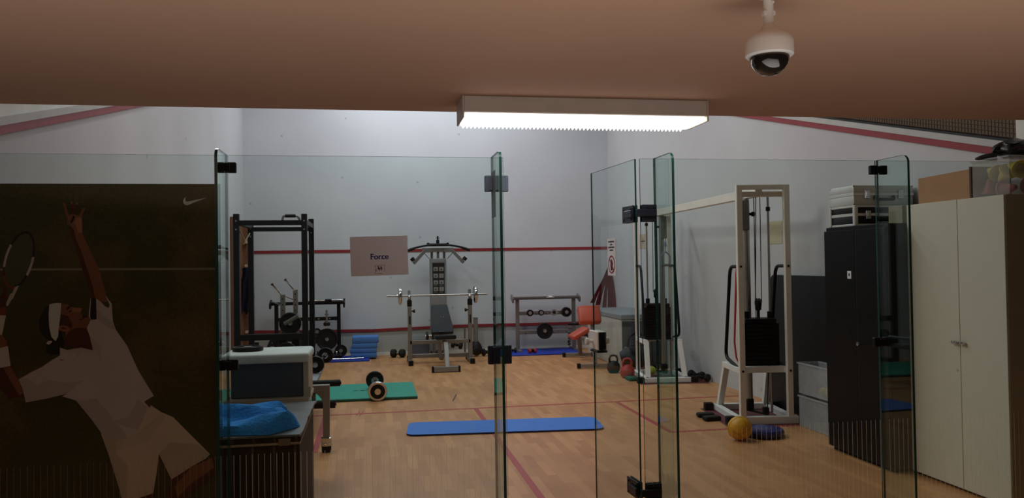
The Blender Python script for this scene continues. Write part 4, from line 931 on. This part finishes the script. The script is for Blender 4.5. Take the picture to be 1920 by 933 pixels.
for z_, x1 in ((.528, 1.83), (.345, 1.785)):
    m = MB(); m.cyl((1.34, 2.93, z_), (x1, 2.93, z_), .03 if z_ > .5 else .036, seg=18); rr_ = m.build('foam_roller', 'black_rubber', lc)
    m = MB(); m.cyl((x1, 2.93, z_), (x1+.008, 2.93, z_), .016, seg=12); m.build('end_cap', 'black_steel', rr_)
m = MB(); m.box((1.20, 3.2, .43), (1.595, 4.75, .478), .02, seg=2); m.build('pad', 'grey_top', lc)
dumbbell((1.545, 3.98, .565), (1.600, 4.92, .560), .086, .045, 'long chrome dumbbell with two black discs lying on the leg-curl bench', bar='chrome', rbar=.018)

# ---- table, towel, vaulting box, plate
tx0, tx1, ty0, ty1, th = .62, 1.726, .215, 1.265, .655
tt = thing('slatted_chest', 'dark wooden boarded chest with grey sheet top under the blue towel', 'chest', ((tx0+tx1)/2, .74, 0))
m = MB(); m.box((tx0, ty0, .0), (tx1-.012, ty1, .595), .004); m.build('body', 'table_wood', tt)
m = MB(); m.box((tx0-.005, ty0-.006, .612), (tx1-.004, ty1, .640), .003); m.build('rim', 'table_wood', tt)
m = MB(); m.box((tx0-.008, ty0-.008, .597), (tx1-.008, ty1, .610), .002); m.build('trim_strip', 'trim_beige', tt)
m = MB(); bm = m.bm
random.seed(3)
top = [(tx0, ty0-.01), (tx1-.01, ty0-.012)]+[(tx1+.004*random.uniform(-1, 1), ty0+(ty1-ty0)*k/14) for k in range(1, 14)]+[(tx1+.012, ty1+.008)]+[(tx1-(tx1-tx0)*k/20, ty1+.004*random.uniform(-1, 1)) for k in range(1, 20)]+[(tx0, ty1)]
m.prism(top, .641, .652, 'xy'); m.build('top_sheet', 'table_top', tt)
m = MB(); m.box((1.605, ty0-.014, .594), (1.668, ty0-.0085, .632), .001); m.build('tape_patch', 'tape_brown', tt)
tw_ = MB(); bm = tw_.bm; nx, ny = 34, 22
def towel_h(u, v):
    return .655+.082+.020*math.sin(u*7+v*3)+.014*math.sin(u*3.1-v*9)+.012*math.sin(v*17+u*5)+.022*(1-abs(math.sin(u*4.2-v*5+.6)))+.018*(1-abs(math.sin(u*2.2+v*8)))-.018+.03*math.exp(-((v-.55)**2)/.03)*(1-.4*u)-.022*u
vs = []
for j in range(ny+1):
    row = []
    for i in range(nx+1):
        u, v = i/nx, j/ny; x = .80+.85*u+.05*math.sin(v*6)*u; y = .235+.47*v+.03*math.sin(u*5)*(1-v)
        e = min(u, 1-u, v, 1-v); z = towel_h(u, v)
        if e < .06: z = .656+(z-.656)*(e/.06)**.5
        if u > .9: y += .12*(u-.9)/.1*(1-v)
        row.append(bm.verts.new((x, y, z)))
    vs.append(row)
for j in range(ny):
    for i in range(nx): bm.faces.new((vs[j][i], vs[j][i+1], vs[j+1][i+1], vs[j+1][i]))
# corner hanging over the front edge
A = [bm.verts.new((x, .198, z)) for x, z in ((1.02, .66), (1.16, .665), (1.30, .665))]; B = [bm.verts.new((x, .190, z)) for x, z in ((1.02, .612), (1.17, .590), (1.215, .612))]
C_ = [bm.verts.new((x, .26, .70)) for x in (1.02, 1.16, 1.32)]
for i in range(2): bm.faces.new((A[i], A[i+1], B[i+1], B[i])); bm.faces.new((C_[i], C_[i+1], A[i+1], A[i]))
A2 = [bm.verts.new((x, .50+.02*math.sin(x*30), .672+.03*math.sin((x-1.3)*9))) for x in (1.30, 1.38, 1.46, 1.53)]; B2 = [bm.verts.new((x+.02, .36, .668)) for x in (1.34, 1.42, 1.50, 1.56)]
o = one(tw_, 'towel', 'towel', 'bright blue crumpled towel lying on the dark boarded chest', 'towel')
vb = thing('vaulting_box', 'slate vaulting box with pale grey padded top behind the dark chest', 'vaulting box', (1.41, 1.6, 0))
m = MB(); m.box((1.105, 1.36, .90), (1.685, 1.84, .968), .025, seg=3); m.build('padded_top', 'pad_grey', vb)
m = MB(); m.box((1.16, 1.42, .665), (1.635, 1.79, .899), .004); m.build('body', 'slate_panel', vb)
m = MB(); m.box((1.638, 1.415, .64), (1.675, 1.80, .899), .004); m.build('corner_post', 'frame_cream', vb)
m = MB(); m.box((1.12, 1.36, .625), (1.68, 1.82, .662), .004); m.prism([(1.636, .662), (1.69, .662), (1.69, .735), (1.678, .735)], 1.37, 1.385); m.build('base_frame', 'frame_cream', vb)
m = MB(); m.box((1.15, 1.40, .0), (1.66, 1.80, .624), .004); m.build('lower_section', 'slate_panel', vb)
p = plate_thing((1.245, 1.62, .983), (0, 0, 1), .105, .028, 'black plate lying flat on the pale pad of the vaulting box')

# ---- cable crossover: two towers joined by a beam
cx_ = thing('cable_crossover', 'white cable crossover machine, two towers joined by a top beam', 'exercise machine', (5.86, 4.5, 0))
def tower(px, py, a, H):
    X = Matrix.Translation((px, py, 0)) @ Matrix.Rotation(a, 4, 'Z')
    def part(name, mt, f, parent=cx_):
        m = MB(); m.xf = X; f(m); return m.build(name, mt, parent)
    W = .228
    b = part('base_frame', 'white_paint', lambda m: (m.bar((-.30, 0, .035), (.30, 0, .035), .06, .07), m.bar((-.30, .74, .035), (.30, .74, .035), .06, .06), m.bar((-.26, 0, .035), (-.26, .74, .035), .06, .06), m.bar((.26, 0, .035), (.26, .74, .035), .06, .06)))
    for sx in (-1, 1):
        for y in (0, .74): part('end_cap', 'black_rubber', lambda m: m.box((sx*.345-.045, y-.036, .001), (sx*.345+.045, y+.036, .078), .006), b)
    for s in (-1, 1):
        part('upright', 'cream_paint' if H > 2.2 else 'white_paint', lambda m: (m.bar((s*W, 0, .07), (s*W, 0, H), .054, up=(0, 1, 0)),))
        part('rear_leg', 'white_paint', lambda m: (m.bar((s*(W+.01), .70, .06), (s*(W-.01), .52, .50), .058, up=(0, 1, 0)), m.bar((s*W, .0, .50), (s*W, .54, .50), .055, .055)))
        part('grab_handle', 'tower_black', lambda m: m.tube([(s*W, .03, 1.49), (s*W, .30, 1.49), (s*W, .50, .58), (s*W, .03, .50)], .017, 12, .09))
        for bz in (1.49, .50): part('bolt', 'black_steel', lambda m: m.cyl((s*W, -.031, bz), (s*W, -.036, bz), .011, seg=10))
    part('crossbar', 'cream_paint', lambda m: m.bar((-W, 0, H-.022), (W, 0, H-.022), .05, .045))
    part('crossbar', 'cream_paint', lambda m: m.bar((-W, .05, H-.085), (W, .05, H-.085), .045, .05))
    part('crossbar', 'white_paint', lambda m: m.bar((-W, .10, .50), (W, .10, .50), .055, .06))
    part('guide_column', 'brushed', lambda m: (m.cyl((-.055, .32, .07), (-.055, .32, H-.06), .034, seg=20),))
    part('guide_rod', 'brushed', lambda m: m.cyl((.115, .17, .07), (.115, .17, H-.08), .012, seg=12))
    part('stop_ring', 'tower_black', lambda m: m.cyl((.115, .17, H-.24), (.115, .17, H-.20), .021, seg=14))
    c = part('carriage', 'grey_steel', lambda m: m.box((-.115, .26, H-.42), (-.035, .38, H-.12), .008))
    part('pop_pin', 'tower_black', lambda m: (m.cyl((-.035, .30, H-.26), (.005, .30, H-.26), .014, seg=12), m.cyl((.0, .30, H-.26), (.025, .30, H-.26), .024, seg=14)), c)
    st = part('weight_stack', 'tower_black', lambda m: [m.box((-.165, .12, .505+k*.0395), (.185, .30, .505+k*.0395+.0375), .005) for k in range(11)])
    part('selector_plate', 'tower_black', lambda m: (m.box((-.15, .11, .942), (.155, .31, .985), .006), m.cyl((-.11, .2, .98), (-.11, .2, 1.05), .03, seg=16), m.cyl((.115, .17, .98), (.115, .17, 1.05), .028, seg=16)), st)
    part('pulley_block', 'tower_black', lambda m: (m.lathe([(.0, -.02), (.045, -.02), (.05, -.012), (.04, 0), (.05, .012), (.045, .02), (.0, .02)], (0.01, .2, 1.13), (1, 0, 0), 20), m.box((-.018, .18, 1.06), (.038, .22, 1.17), .01), m.cyl((.01, .2, .98), (.01, .2, 1.08), .015, seg=12)))
    part('top_pulley', 'tower_black', lambda m: m.lathe([(.0, -.018), (.05, -.018), (.05, .018), (.0, .018)], (-.005, .1, H-.055), (1, 0, 0), 18))
    for a_, b_ in (((-.03, .15, .98), (-.03, .15, H-.06)), ((-.015, .2, 1.16), (-.018, .12, H-.06)), ((.045, .2, 1.14), (.02, .12, H-.06)), ((.04, .09, .06), (.06, .09, .55)), ((-.13, .4, .06), (-.13, .4, .52))):
        part('cable', 'tower_black', lambda m: m.cyl(a_, b_, .0045, seg=6))
    part('low_pulley', 'tower_black', lambda m: (m.box((-.09, .28, .065), (-.02, .40, .19), .01), m.cyl((-.055, .32, .07), (.02, .1, .075), .012, seg=8)))
    part('low_pulley', 'tower_black', lambda m: m.box((.0, .06, .07), (.05, .12, .14), .006))
    return X
A1 = tower(5.785, 2.78, R(-8), 2.265)
A2_ = tower(5.925, 6.17, R(172), 2.27)
m = MB(); p0 = A1 @ Vector((-.02, .03, 2.20)); p1 = A2_ @ Vector((0.0, .03, 2.20)); m.bar(p0, p1, .07, .085); m.build('top_beam', 'cream_paint', cx_)
# D handle hanging by its cable from the rear tower carriage
hx, hy = 5.90, 5.62
dh = MB(); dh.cyl((hx, hy, 1.79), (hx, hy, 1.92), .004, seg=6); dh.cyl((hx, hy, 1.74), (hx, hy, 1.80), .018, .012, 12)
dh.tube([(hx-.055, hy, 1.50), (hx-.06, hy, 1.60), (hx-.05, hy, 1.63), (hx, hy, 1.675), (hx+.05, hy, 1.63), (hx+.06, hy, 1.60), (hx+.055, hy, 1.50)], .009, 10, .02); dh.cyl((hx, hy, 1.67), (hx, hy, 1.75), .005, seg=6)
dh.build('pull_handle', 'slate_metal', cx_)
dh = MB(); dh.cyl((hx-.062, hy, 1.50), (hx+.062, hy, 1.50), .016, seg=14); dh.build('pull_grip', 'grey_steel', cx_)
# red loop band over the near tower's left handle
lp = A1 @ Vector((-.235, .07, 1.525))
m = MB(); 
pts = [lp+Vector((.03, -.01, -.32)), lp+Vector((.012, -.01, -.10)), lp+Vector((0, -.012, 0)), lp+Vector((-.012, -.012, -.10)), lp+Vector((-.03, -.012, -.45)), lp+Vector((-.045, -.012, -.75)), lp+Vector((-.03, -.012, -.90)), lp+Vector((.0, -.012, -.965)), lp+Vector((.03, -.012, -.975))]
m.tube(pts, [.006, .008, .016, .011, .010, .009, .008, .007, .006], 10)
one(m, 'resistance_band', 'red_strap', 'red rubber band hooked over the near cable tower handle', 'resistance band')
# mats under the towers and bits beside them
m = MB(); m.xf = rotz((5.80, 3.1, 0), R(-8)); m.box((5.42, 2.68, .0008), (6.22, 3.62, .0016)); one(m, 'floor_mat', 'mat_maroon', 'thin maroon mat under the near cable tower', 'mat', smooth=False)
m = MB(); m.xf = rotz((5.88, 5.6, 0), R(-8)); m.box((5.48, 5.30, .0008), (6.36, 6.4, .0016)); one(m, 'floor_mat', 'mat_maroon', 'thin maroon mat under the rear cable tower', 'mat', smooth=False)
pd = thing('ankle_strap', 'pair of black padded straps on the floor beside the near tower base', 'strap', (5.34, 3.12, 0))
for k, (x, y) in enumerate(((5.35, 3.05), (5.36, 3.22))):
    m = MB(); m.box((x-.085, y-.05, .002), (x+.085, y+.05, .045), .018, seg=2, rot=Matrix.Rotation(R(6-12*k), 3, 'Z')); m.build('pad', 'black_rubber', pd)
dumbbell((6.20, 5.62, .055), (6.34, 5.32, .055), .05, .06, 'black dumbbell on the maroon mat beside the rear cable tower base', hexa=True, bar='black_rubber')
dumbbell((6.28, 5.80, .055), (6.36, 5.55, .055), .048, .05, 'black dumbbell on the maroon mat touching the wall by the rear tower', hexa=True, bar='black_rubber')
by = thing('medicine_ball', 'yellow ball with grooved panels in front of the near cable tower', 'ball', (5.225, 2.19, 0))
br_ = .104
m = MB(); m.sphere((5.225, 2.19, br_), br_, 4); by_ = m.build('ball', 'yellow_ball', by)
m = MB()
for ax_, tilt in (((1, .2, .1), .0), ((.1, 1, .3), .0), ((-.4, -.5, 1), .035), ((.6, -.4, 1), -.03)):
    a_ = Vector(ax_).normalized(); u_ = a_.orthogonal().normalized(); w_ = a_.cross(u_); rr = math.sqrt(br_**2-tilt**2); c_ = Vector((5.225, 2.19, br_))+a_*tilt
    m.tube([c_+(u_*math.cos(2*PI*k/48)+w_*math.sin(2*PI*k/48))*rr*1.0 for k in range(49)], .0022, 6)
m.build('seam', 'ball_seam', by)
m = MB(); m.lathe([(.0, .002), (.15, .002), (.172, .02), (.176, .045), (.165, .066), (.12, .076), (.05, .07), (.0, .068)], (5.50, 2.30, 0), (0, 0, 1), 40)
one(m, 'balance_cushion', 'blue_disc', 'dark blue round balance cushion beside the yellow ball', 'balance cushion')
m = MB(); m.sphere((5.72, 5.72, .20), .055, 3, (1, 1, 1)); o = one(m, 'ball', 'lime_ball', 'small lime green ball inside the rear cable tower base', 'ball')
o.location.z = .068; 
# ---- black board leaning on the right wall
m = MB(); m.xf = Matrix.Translation((6.29, 0, 0)) @ Matrix.Rotation(R(2.2), 4, 'Y')
m.prism(rounded(2.30, .006, 3.68, 1.39, .07), -.012, .012, 'yz')
one(m, 'folded_mat', 'black_vinyl', 'large black rounded board leaning on the wall behind the near cable tower', 'board')
# ---- clear boxes
for k, (z0, lab_) in enumerate(((.0015, 'lower'), (.3065, 'upper'))):
    pbx = thing('plastic_box', 'clear plastic storage box beside the black cabinet, %s of two' % lab_, 'box', (6.13, 2.2, z0), 'clear boxes by the cabinet')
    m = MB(); t_ = .004; x0, x1, y0, y1, h = 6.03, 6.235, 1.80, 2.62, .285
    m.box((x0, y0, z0), (x1, y1, z0+t_)); m.box((x0, y0, z0+t_), (x0+t_, y1, z0+h)); m.box((x1-t_, y0, z0+t_), (x1, y1, z0+h)); m.box((x0+t_, y0, z0+t_), (x1-t_, y0+t_, z0+h)); m.box((x0+t_, y1-t_, z0+t_), (x1-t_, y1, z0+h)); m.build('tub', 'clear_plastic', pbx, False)
    m = MB(); zz = z0+h-.014
    m.box((x0-.012, y0-.008, zz), (x0+.001, y1+.012, zz+.016), .002); m.box((x1-.001, y0-.008, zz), (x1+.012, y1+.012, zz+.016), .002); m.box((x0, y1-.001, zz), (x1, y1+.012, zz+.016), .002); m.build('rim', 'clear_plastic', pbx)
m = MB(); m.sphere((6.13, 2.25, .36), .05, 2, (1, 1.2, .9)); m.sphere((6.12, 2.36, .35), .04, 2); o = one(m, 'glove', 'cone_yellow', 'pale crumpled cloth inside the upper clear box', 'cloth'); o.location.z = .3105
# ---- black cabinet
KX, KY0, KY1, KZ = 5.78, .945, 1.745, 1.805
bc = thing('black_cabinet', 'tall black two-door cabinet with two cases on top', 'cabinet', (6.08, 1.34, 0))
m = MB(); m.box((KX+.022, KY0, .03), (6.385, KY1, KZ), .004); m.box((KX+.04, KY0+.02, .0), (6.37, KY1-.02, .03)); m.build('carcass', 'cabinet_black', bc)
for y0, y1, s in ((KY0+.004, 1.317, 1), (1.325, KY1-.004, -1)):
    m = MB(); m.box((KX, y0, .035), (KX+.0215, y1, KZ-.03), .003); dr = m.build('door', 'cabinet_black', bc)
    if s > 0:
        m = MB(); m.lathe([(.0, 0), (.009, 0), (.009, .012), (.016, .018), (.014, .026), (0, .028)], (KX, 1.28, .90), (-1, 0, 0), 16); m.build('knob', 'chrome', dr)
    else:
        m = MB(); m.box((KX-.0016, 1.375, 1.395), (KX-.0004, 1.425, 1.455)); lb_ = m.build('label', 'paper_white', dr, False)
        m = MB(); m.box((KX-.0024, 1.392, 1.415), (KX-.0017, 1.408, 1.437)); m.build('emblem', 'ink_black', lb_, False)
m = MB(); m.box((KX+.002, 1.3172, .04), (KX+.02, 1.3248, KZ-.035)); m.build('door_gap', 'cabinet_gap', bc, False)
# ---- cases on the black cabinet
def case(name, label, x0, x1, y0, y1, z0, z1, body, trim, silver):
    c = thing(name, label, 'case', ((x0+x1)/2, (y0+y1)/2, z0))
    zm = z0+(z1-z0)*.55
    m = MB(); m.box((x0+.004, y0+.004, z0), (x1-.004, y1-.004, zm-.004), .008, seg=2); m.build('base', body, c)
    m = MB(); m.box((x0+.004, y0+.004, zm+.004), (x1-.004, y1-.004, z1), .008, seg=2); m.build('lid', body, c)
    m = MB(); m.box((x0, y0, zm-.012), (x1, y1, zm+.012), .003); 
    if not silver:
        for a, b in ((z0, z0+.018), (z1-.016, z1+.001)): m.box((x0, y0, a), (x1, y1, b), .003)
    m.build('edge_trim', trim, c)
    m = MB()
    for cxx in (x0+.01, x1-.01):
        for cyy in (y0+.01, y1-.01):
            if silver:
                for zz in (z0+.008, z1-.008): m.sphere((cxx, cyy, zz), .0078, 2)
            else: m.box((cxx-.016, cyy-.016, z0), (cxx+.016, cyy+.016, z1+.001), .005)
    m.build('corner', trim if not silver else 'grey_steel', c)
    for fx in (.22, .78):
        m = MB(); xx = x0+(x1-x0)*fx; m.box((xx-.022, y0-.008, zm-.035), (xx+.022, y0-.0005, zm+.032), .003); m.box((xx-.012, y0-.014, zm-.02), (xx+.012, y0-.008, zm+.02), .003); m.build('latch', 'chrome', c)
    m = MB(); xx = (x0+x1)/2; m.tube([(xx-.08, y0-.004, zm-.015), (xx-.075, y0-.022, zm-.042), (xx+.075, y0-.022, zm-.042), (xx+.08, y0-.004, zm-.015)], .012, 10, .03); m.build('handle', 'black_rubber', c)
    return c
case('flight_case', 'black flight case with aluminium edges, lower case on the black cabinet', 5.84, 6.36, 1.40, 1.745, KZ+.001, 1.968, 'case_black', 'alu_trim', False)
case('aluminium_case', 'silver aluminium case on top of the black flight case', 5.845, 6.375, 1.42, 1.755, 1.9705, 2.128, 'alu_case', 'alu_trim', True)
m = MB(); m.box((5.98, 1.03, KZ+.001), (6.22, 1.19, KZ+.135), .003); m.box((5.985, 1.1, KZ+.135), (6.215, 1.12, KZ+.1365)); one(m, 'cardboard_box', 'cardboard_tan', 'small tan cardboard box on the black cabinet beside the cases', 'box', smooth=False)
# ---- white cabinet
WX, WY0, WY1, WZ = 5.945, .035, .935, 1.935
wc = thing('white_cabinet', 'tall cream-white two-door cabinet with cardboard box on top', 'cabinet', (6.16, .48, 0))
m = MB(); m.box((WX+.02, WY0+.012, .012), (6.385, WY1-.001, WZ), .002); m.build('carcass', 'cabinet_white', wc)
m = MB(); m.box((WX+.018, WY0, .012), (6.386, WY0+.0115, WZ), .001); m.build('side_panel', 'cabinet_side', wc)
m = MB(); m.box((WX+.03, WY0+.03, .0), (6.37, WY1-.03, .0118)); m.build('plinth', 'seam', wc)
ys = .432
for y0, y1 in ((WY0, ys-.002), (ys+.002, WY1)):
    m = MB(); m.box((WX, y0, .02), (WX+.0175, y1, WZ-.002), .0015); dr = m.build('door', 'cabinet_white', wc)
    yk = ys-.035 if y0 < .2 else ys+.035
    m = MB()
    for dy in (-.012, .016): m.lathe([(0, 0), (.006, 0), (.006, .01), (.012, .014), (.011, .022), (0, .024)], (WX, yk+dy, .985), (-1, 0, 0), 14)
    m.cyl((WX-.014, yk-.014, .985), (WX-.014, yk+.018, .985), .005, seg=10); m.build('knob', 'chrome', dr)
    if y0 > .2:
        m = MB(); m.cyl((WX, ys+.035, .80), (WX-.003, ys+.035, .80), .009, seg=14); m.build('keyhole', 'alu_trim', dr)
m = MB(); m.box((WX+.004, ys-.0018, .03), (WX+.016, ys+.0018, WZ-.01)); m.build('door_gap', 'seam', wc, False)
# ---- on the white cabinet
cb = thing('cardboard_box', 'brown cardboard box on the white cabinet beside the clear bin', 'box', (6.13, .61, WZ))
m = MB(); m.prism([(.37, WZ+.001), (.875, WZ+.001), (.875, WZ+.185), (.37, WZ+.195)], 6.0, 6.28, 'yz'); m.build('carton', 'cardboard', cb, False)
m = MB(); m.prism([(.352, WZ+.001), (.368, WZ+.001), (.368, WZ+.21), (.352, WZ+.208)], 5.99, 6.29, 'yz'); m.build('flap', 'cardboard_dark', cb, False)
bn = thing('plastic_bin', 'clear plastic bin of yellow and red cones on the white cabinet', 'box', (6.19, .19, WZ))
m = MB(); x0, x1, y0, y1, z0, h = 5.985, 6.385, .03, .335, WZ+.001, .225; t_ = .004
m.box((x0, y0, z0), (x1, y1, z0+t_)); m.box((x0, y0, z0+t_), (x0+t_, y1, z0+h)); m.box((x1-t_, y0, z0+t_), (x1, y1, z0+h)); m.box((x0+t_, y0, z0+t_), (x1-t_, y0+t_, z0+h)); m.box((x0+t_, y1-t_, z0+t_), (x1-t_, y1, z0+h)); m.build('tub', 'bin_plastic', bn, False)
m = MB(); m.box((x0-.01, y0-.008, z0+h+.001), (x1+.008, y1+.01, z0+h+.016), .004); m.build('lid', 'clear_plastic', bn)
random.seed(11)
cols = ['cone_yellow', 'cone_red', 'cone_yellow', 'cone_yellow', 'cone_red', 'cone_red', 'cone_yellow']
labs = ['yellow marker cone in the clear bin, %s', 'red marker cone in the clear bin, %s']
pos = ['on top beside the cardboard box', 'at the bottom beside the cardboard box', 'lying across the middle', 'high up against the wall', 'at the bottom centre', 'at the bottom against the wall', 'leaning at the near end']
for k, (mt, c_, ax_) in enumerate(zip(cols, ((6.09, .275, z0+.165), (6.06, .27, z0+.07), (6.08, .175, z0+.13), (6.24, .16, z0+.17), (6.08, .14, z0+.045), (6.25, .13, z0+.06), (6.08, .09, z0+.175)),
                                      ((.2, .9, .3), (0, 0, 1), (.1, .8, -.5), (1, .2, .2), (.1, -1, .05), (1, .1, 0), (.1, .9, .35)))):
    m = MB(); s_ = 1.0; m.lathe([(.055*s_, -.05*s_), (.055*s_, -.042*s_), (.042*s_, -.04*s_), (.016*s_, .05*s_), (.010*s_, .05*s_), (.036*s_, -.05*s_)], c_, ax_, 18)
    one(m, 'marker_cone', mt, labs[0 if mt == 'cone_yellow' else 1] % pos[k], 'cone', 'marker cones in the clear bin')
m = MB(); m.sphere((6.19, .19, z0+h+.075), .1, 4, (1.55, 1.15, .62))
for v_ in m.bm.verts:
    p = v_.co; k_ = .014*math.sin(p.x*43+p.z*30)+.012*math.sin(p.y*57-p.x*21)+.010*math.sin(p.z*80+p.y*33); v_.co = p+Vector((k_, k_*.8, k_*.6))
for v_ in m.bm.verts: v_.co.z = max(v_.co.z, z0+h+.0175)
m.tube([(6.05, .2, z0+h+.03), (5.985, .24, z0+h+.028), (5.965, .28, z0+h+.024)], [.03, .018, .008], 8)
one(m, 'plastic_bag', 'bag_black', 'crumpled black plastic bag on top of the clear bin', 'bag')
# ---- papers on the right wall
m = MB(); m.box((6.3965, 7.75, 1.755), (6.3995, 8.06, 1.985)); n = len(m.bm.faces); m.box((6.3955, 7.80, 1.865), (6.3965, 8.0, 1.88)); m.box((6.3955, 7.89, 1.82), (6.3965, 7.905, 1.93)); m.bm.faces.ensure_lookup_table()
for q in list(m.bm.faces)[n:]: q.material_index = 1
one(m, 'notice_sheet', ['paper_tan', 'ink_black'], 'tan notice sheet with a cross mark on the wall behind the door hinge', 'poster', smooth=False)
m = MB(); m.box((6.3965, 3.53, 1.72), (6.3995, 3.80, 1.965)); one(m, 'notice_sheet', 'paper_yellow', 'yellowed paper on the wall behind the near cable tower', 'poster', smooth=False)
# scuff lines on the floor
for n_, (a, b) in enumerate((((3.0, 4.80), (3.09, 5.25)), ((1.93, 4.17), (1.97, 4.42)), ((1.965, 4.16), (2.005, 4.41)))):
    m = MB(); m.flat([(a[0], a[1]), (a[0]+.014, a[1]), (b[0]+.014, b[1]), (b[0], b[1])], .0012, 'xy'); struct(m, 'trim_%d' % (18+n_), 'tape_red' if n_ else 'ink_black')

# ================================================================== LIGHT
def area(name, loc, rot, sx, sy, power, col, spread=180):
    l = bpy.data.lights.new(name, 'AREA'); l.shape = 'RECTANGLE'; l.size = sx; l.size_y = sy; l.energy = power; l.color = col; l.spread = R(spread)
    o = bpy.data.objects.new(name, l); COL.objects.link(o); o.location = loc; o.rotation_euler = rot; return o
area('court_light', (3.0, 8.3, 5.6), (0, 0, 0), 3.2, .4, 104, (.90, .945, 1.0))
area('court_light', (3.2, 4.4, 6.0), (0, 0, 0), 4.2, .5, 74, (.94, .965, 1.0))
area('court_light', (.7, 2.6, 5.0), (0, R(-55), 0), .5, 2.4, 62, (1.0, .98, .95))  # added side fill to brighten the cabinet fronts, no real fixture
area('hall_fill', (2.4, -4.4, .12), (PI, 0, 0), 5.8, 3.6, 77, (1.0, .97, .94), 140)  # added upward fill near the floor, out of view, brightens the hall ceiling
w = bpy.data.worlds.new('world'); SC.world = w; w.use_nodes = True
w.node_tree.nodes['Background'].inputs[0].default_value = (.6, .65, .7, 1); w.node_tree.nodes['Background'].inputs[1].default_value = .05
# ================================================================== CAMERA
cam = bpy.data.cameras.new('camera'); co = bpy.data.objects.new('camera', cam); COL.objects.link(co); SC.camera = co
cam.sensor_fit = 'HORIZONTAL'; cam.sensor_width = 36; cam.lens = 36*1489.025/1920
cam.clip_start = .02; cam.clip_end = 60
yaw, pitch, roll = .1765994, .0175568, -.0153660
cy, sy, cp, sp, cr, sr = math.cos(yaw), math.sin(yaw), math.cos(pitch), math.sin(pitch), math.cos(roll), math.sin(roll)
fw = Vector((sy*cp, cy*cp, sp)); rt = Vector((cy, -sy, 0)); up = rt.cross(fw)
r2 = rt*cr+up*sr; u2 = up*cr-rt*sr
mw = Matrix((r2, u2, -fw)).transposed().to_4x4(); mw.translation = (2.10396, -4.23986, 1.55823); co.matrix_world = mw
for o in SC.objects:
    if '_o' in o: del o['_o']
SC.view_settings.view_transform = 'Standard'; SC.view_settings.look = 'None'; SC.view_settings.exposure = 0; SC.view_settings.gamma = 1
SC.cycles.use_denoising = True
SC.cycles.max_bounces = 10; SC.cycles.diffuse_bounces = 5; SC.cycles.glossy_bounces = 5; SC.cycles.transparent_max_bounces = 40; SC.cycles.caustics_reflective = False; SC.cycles.caustics_refractive = False
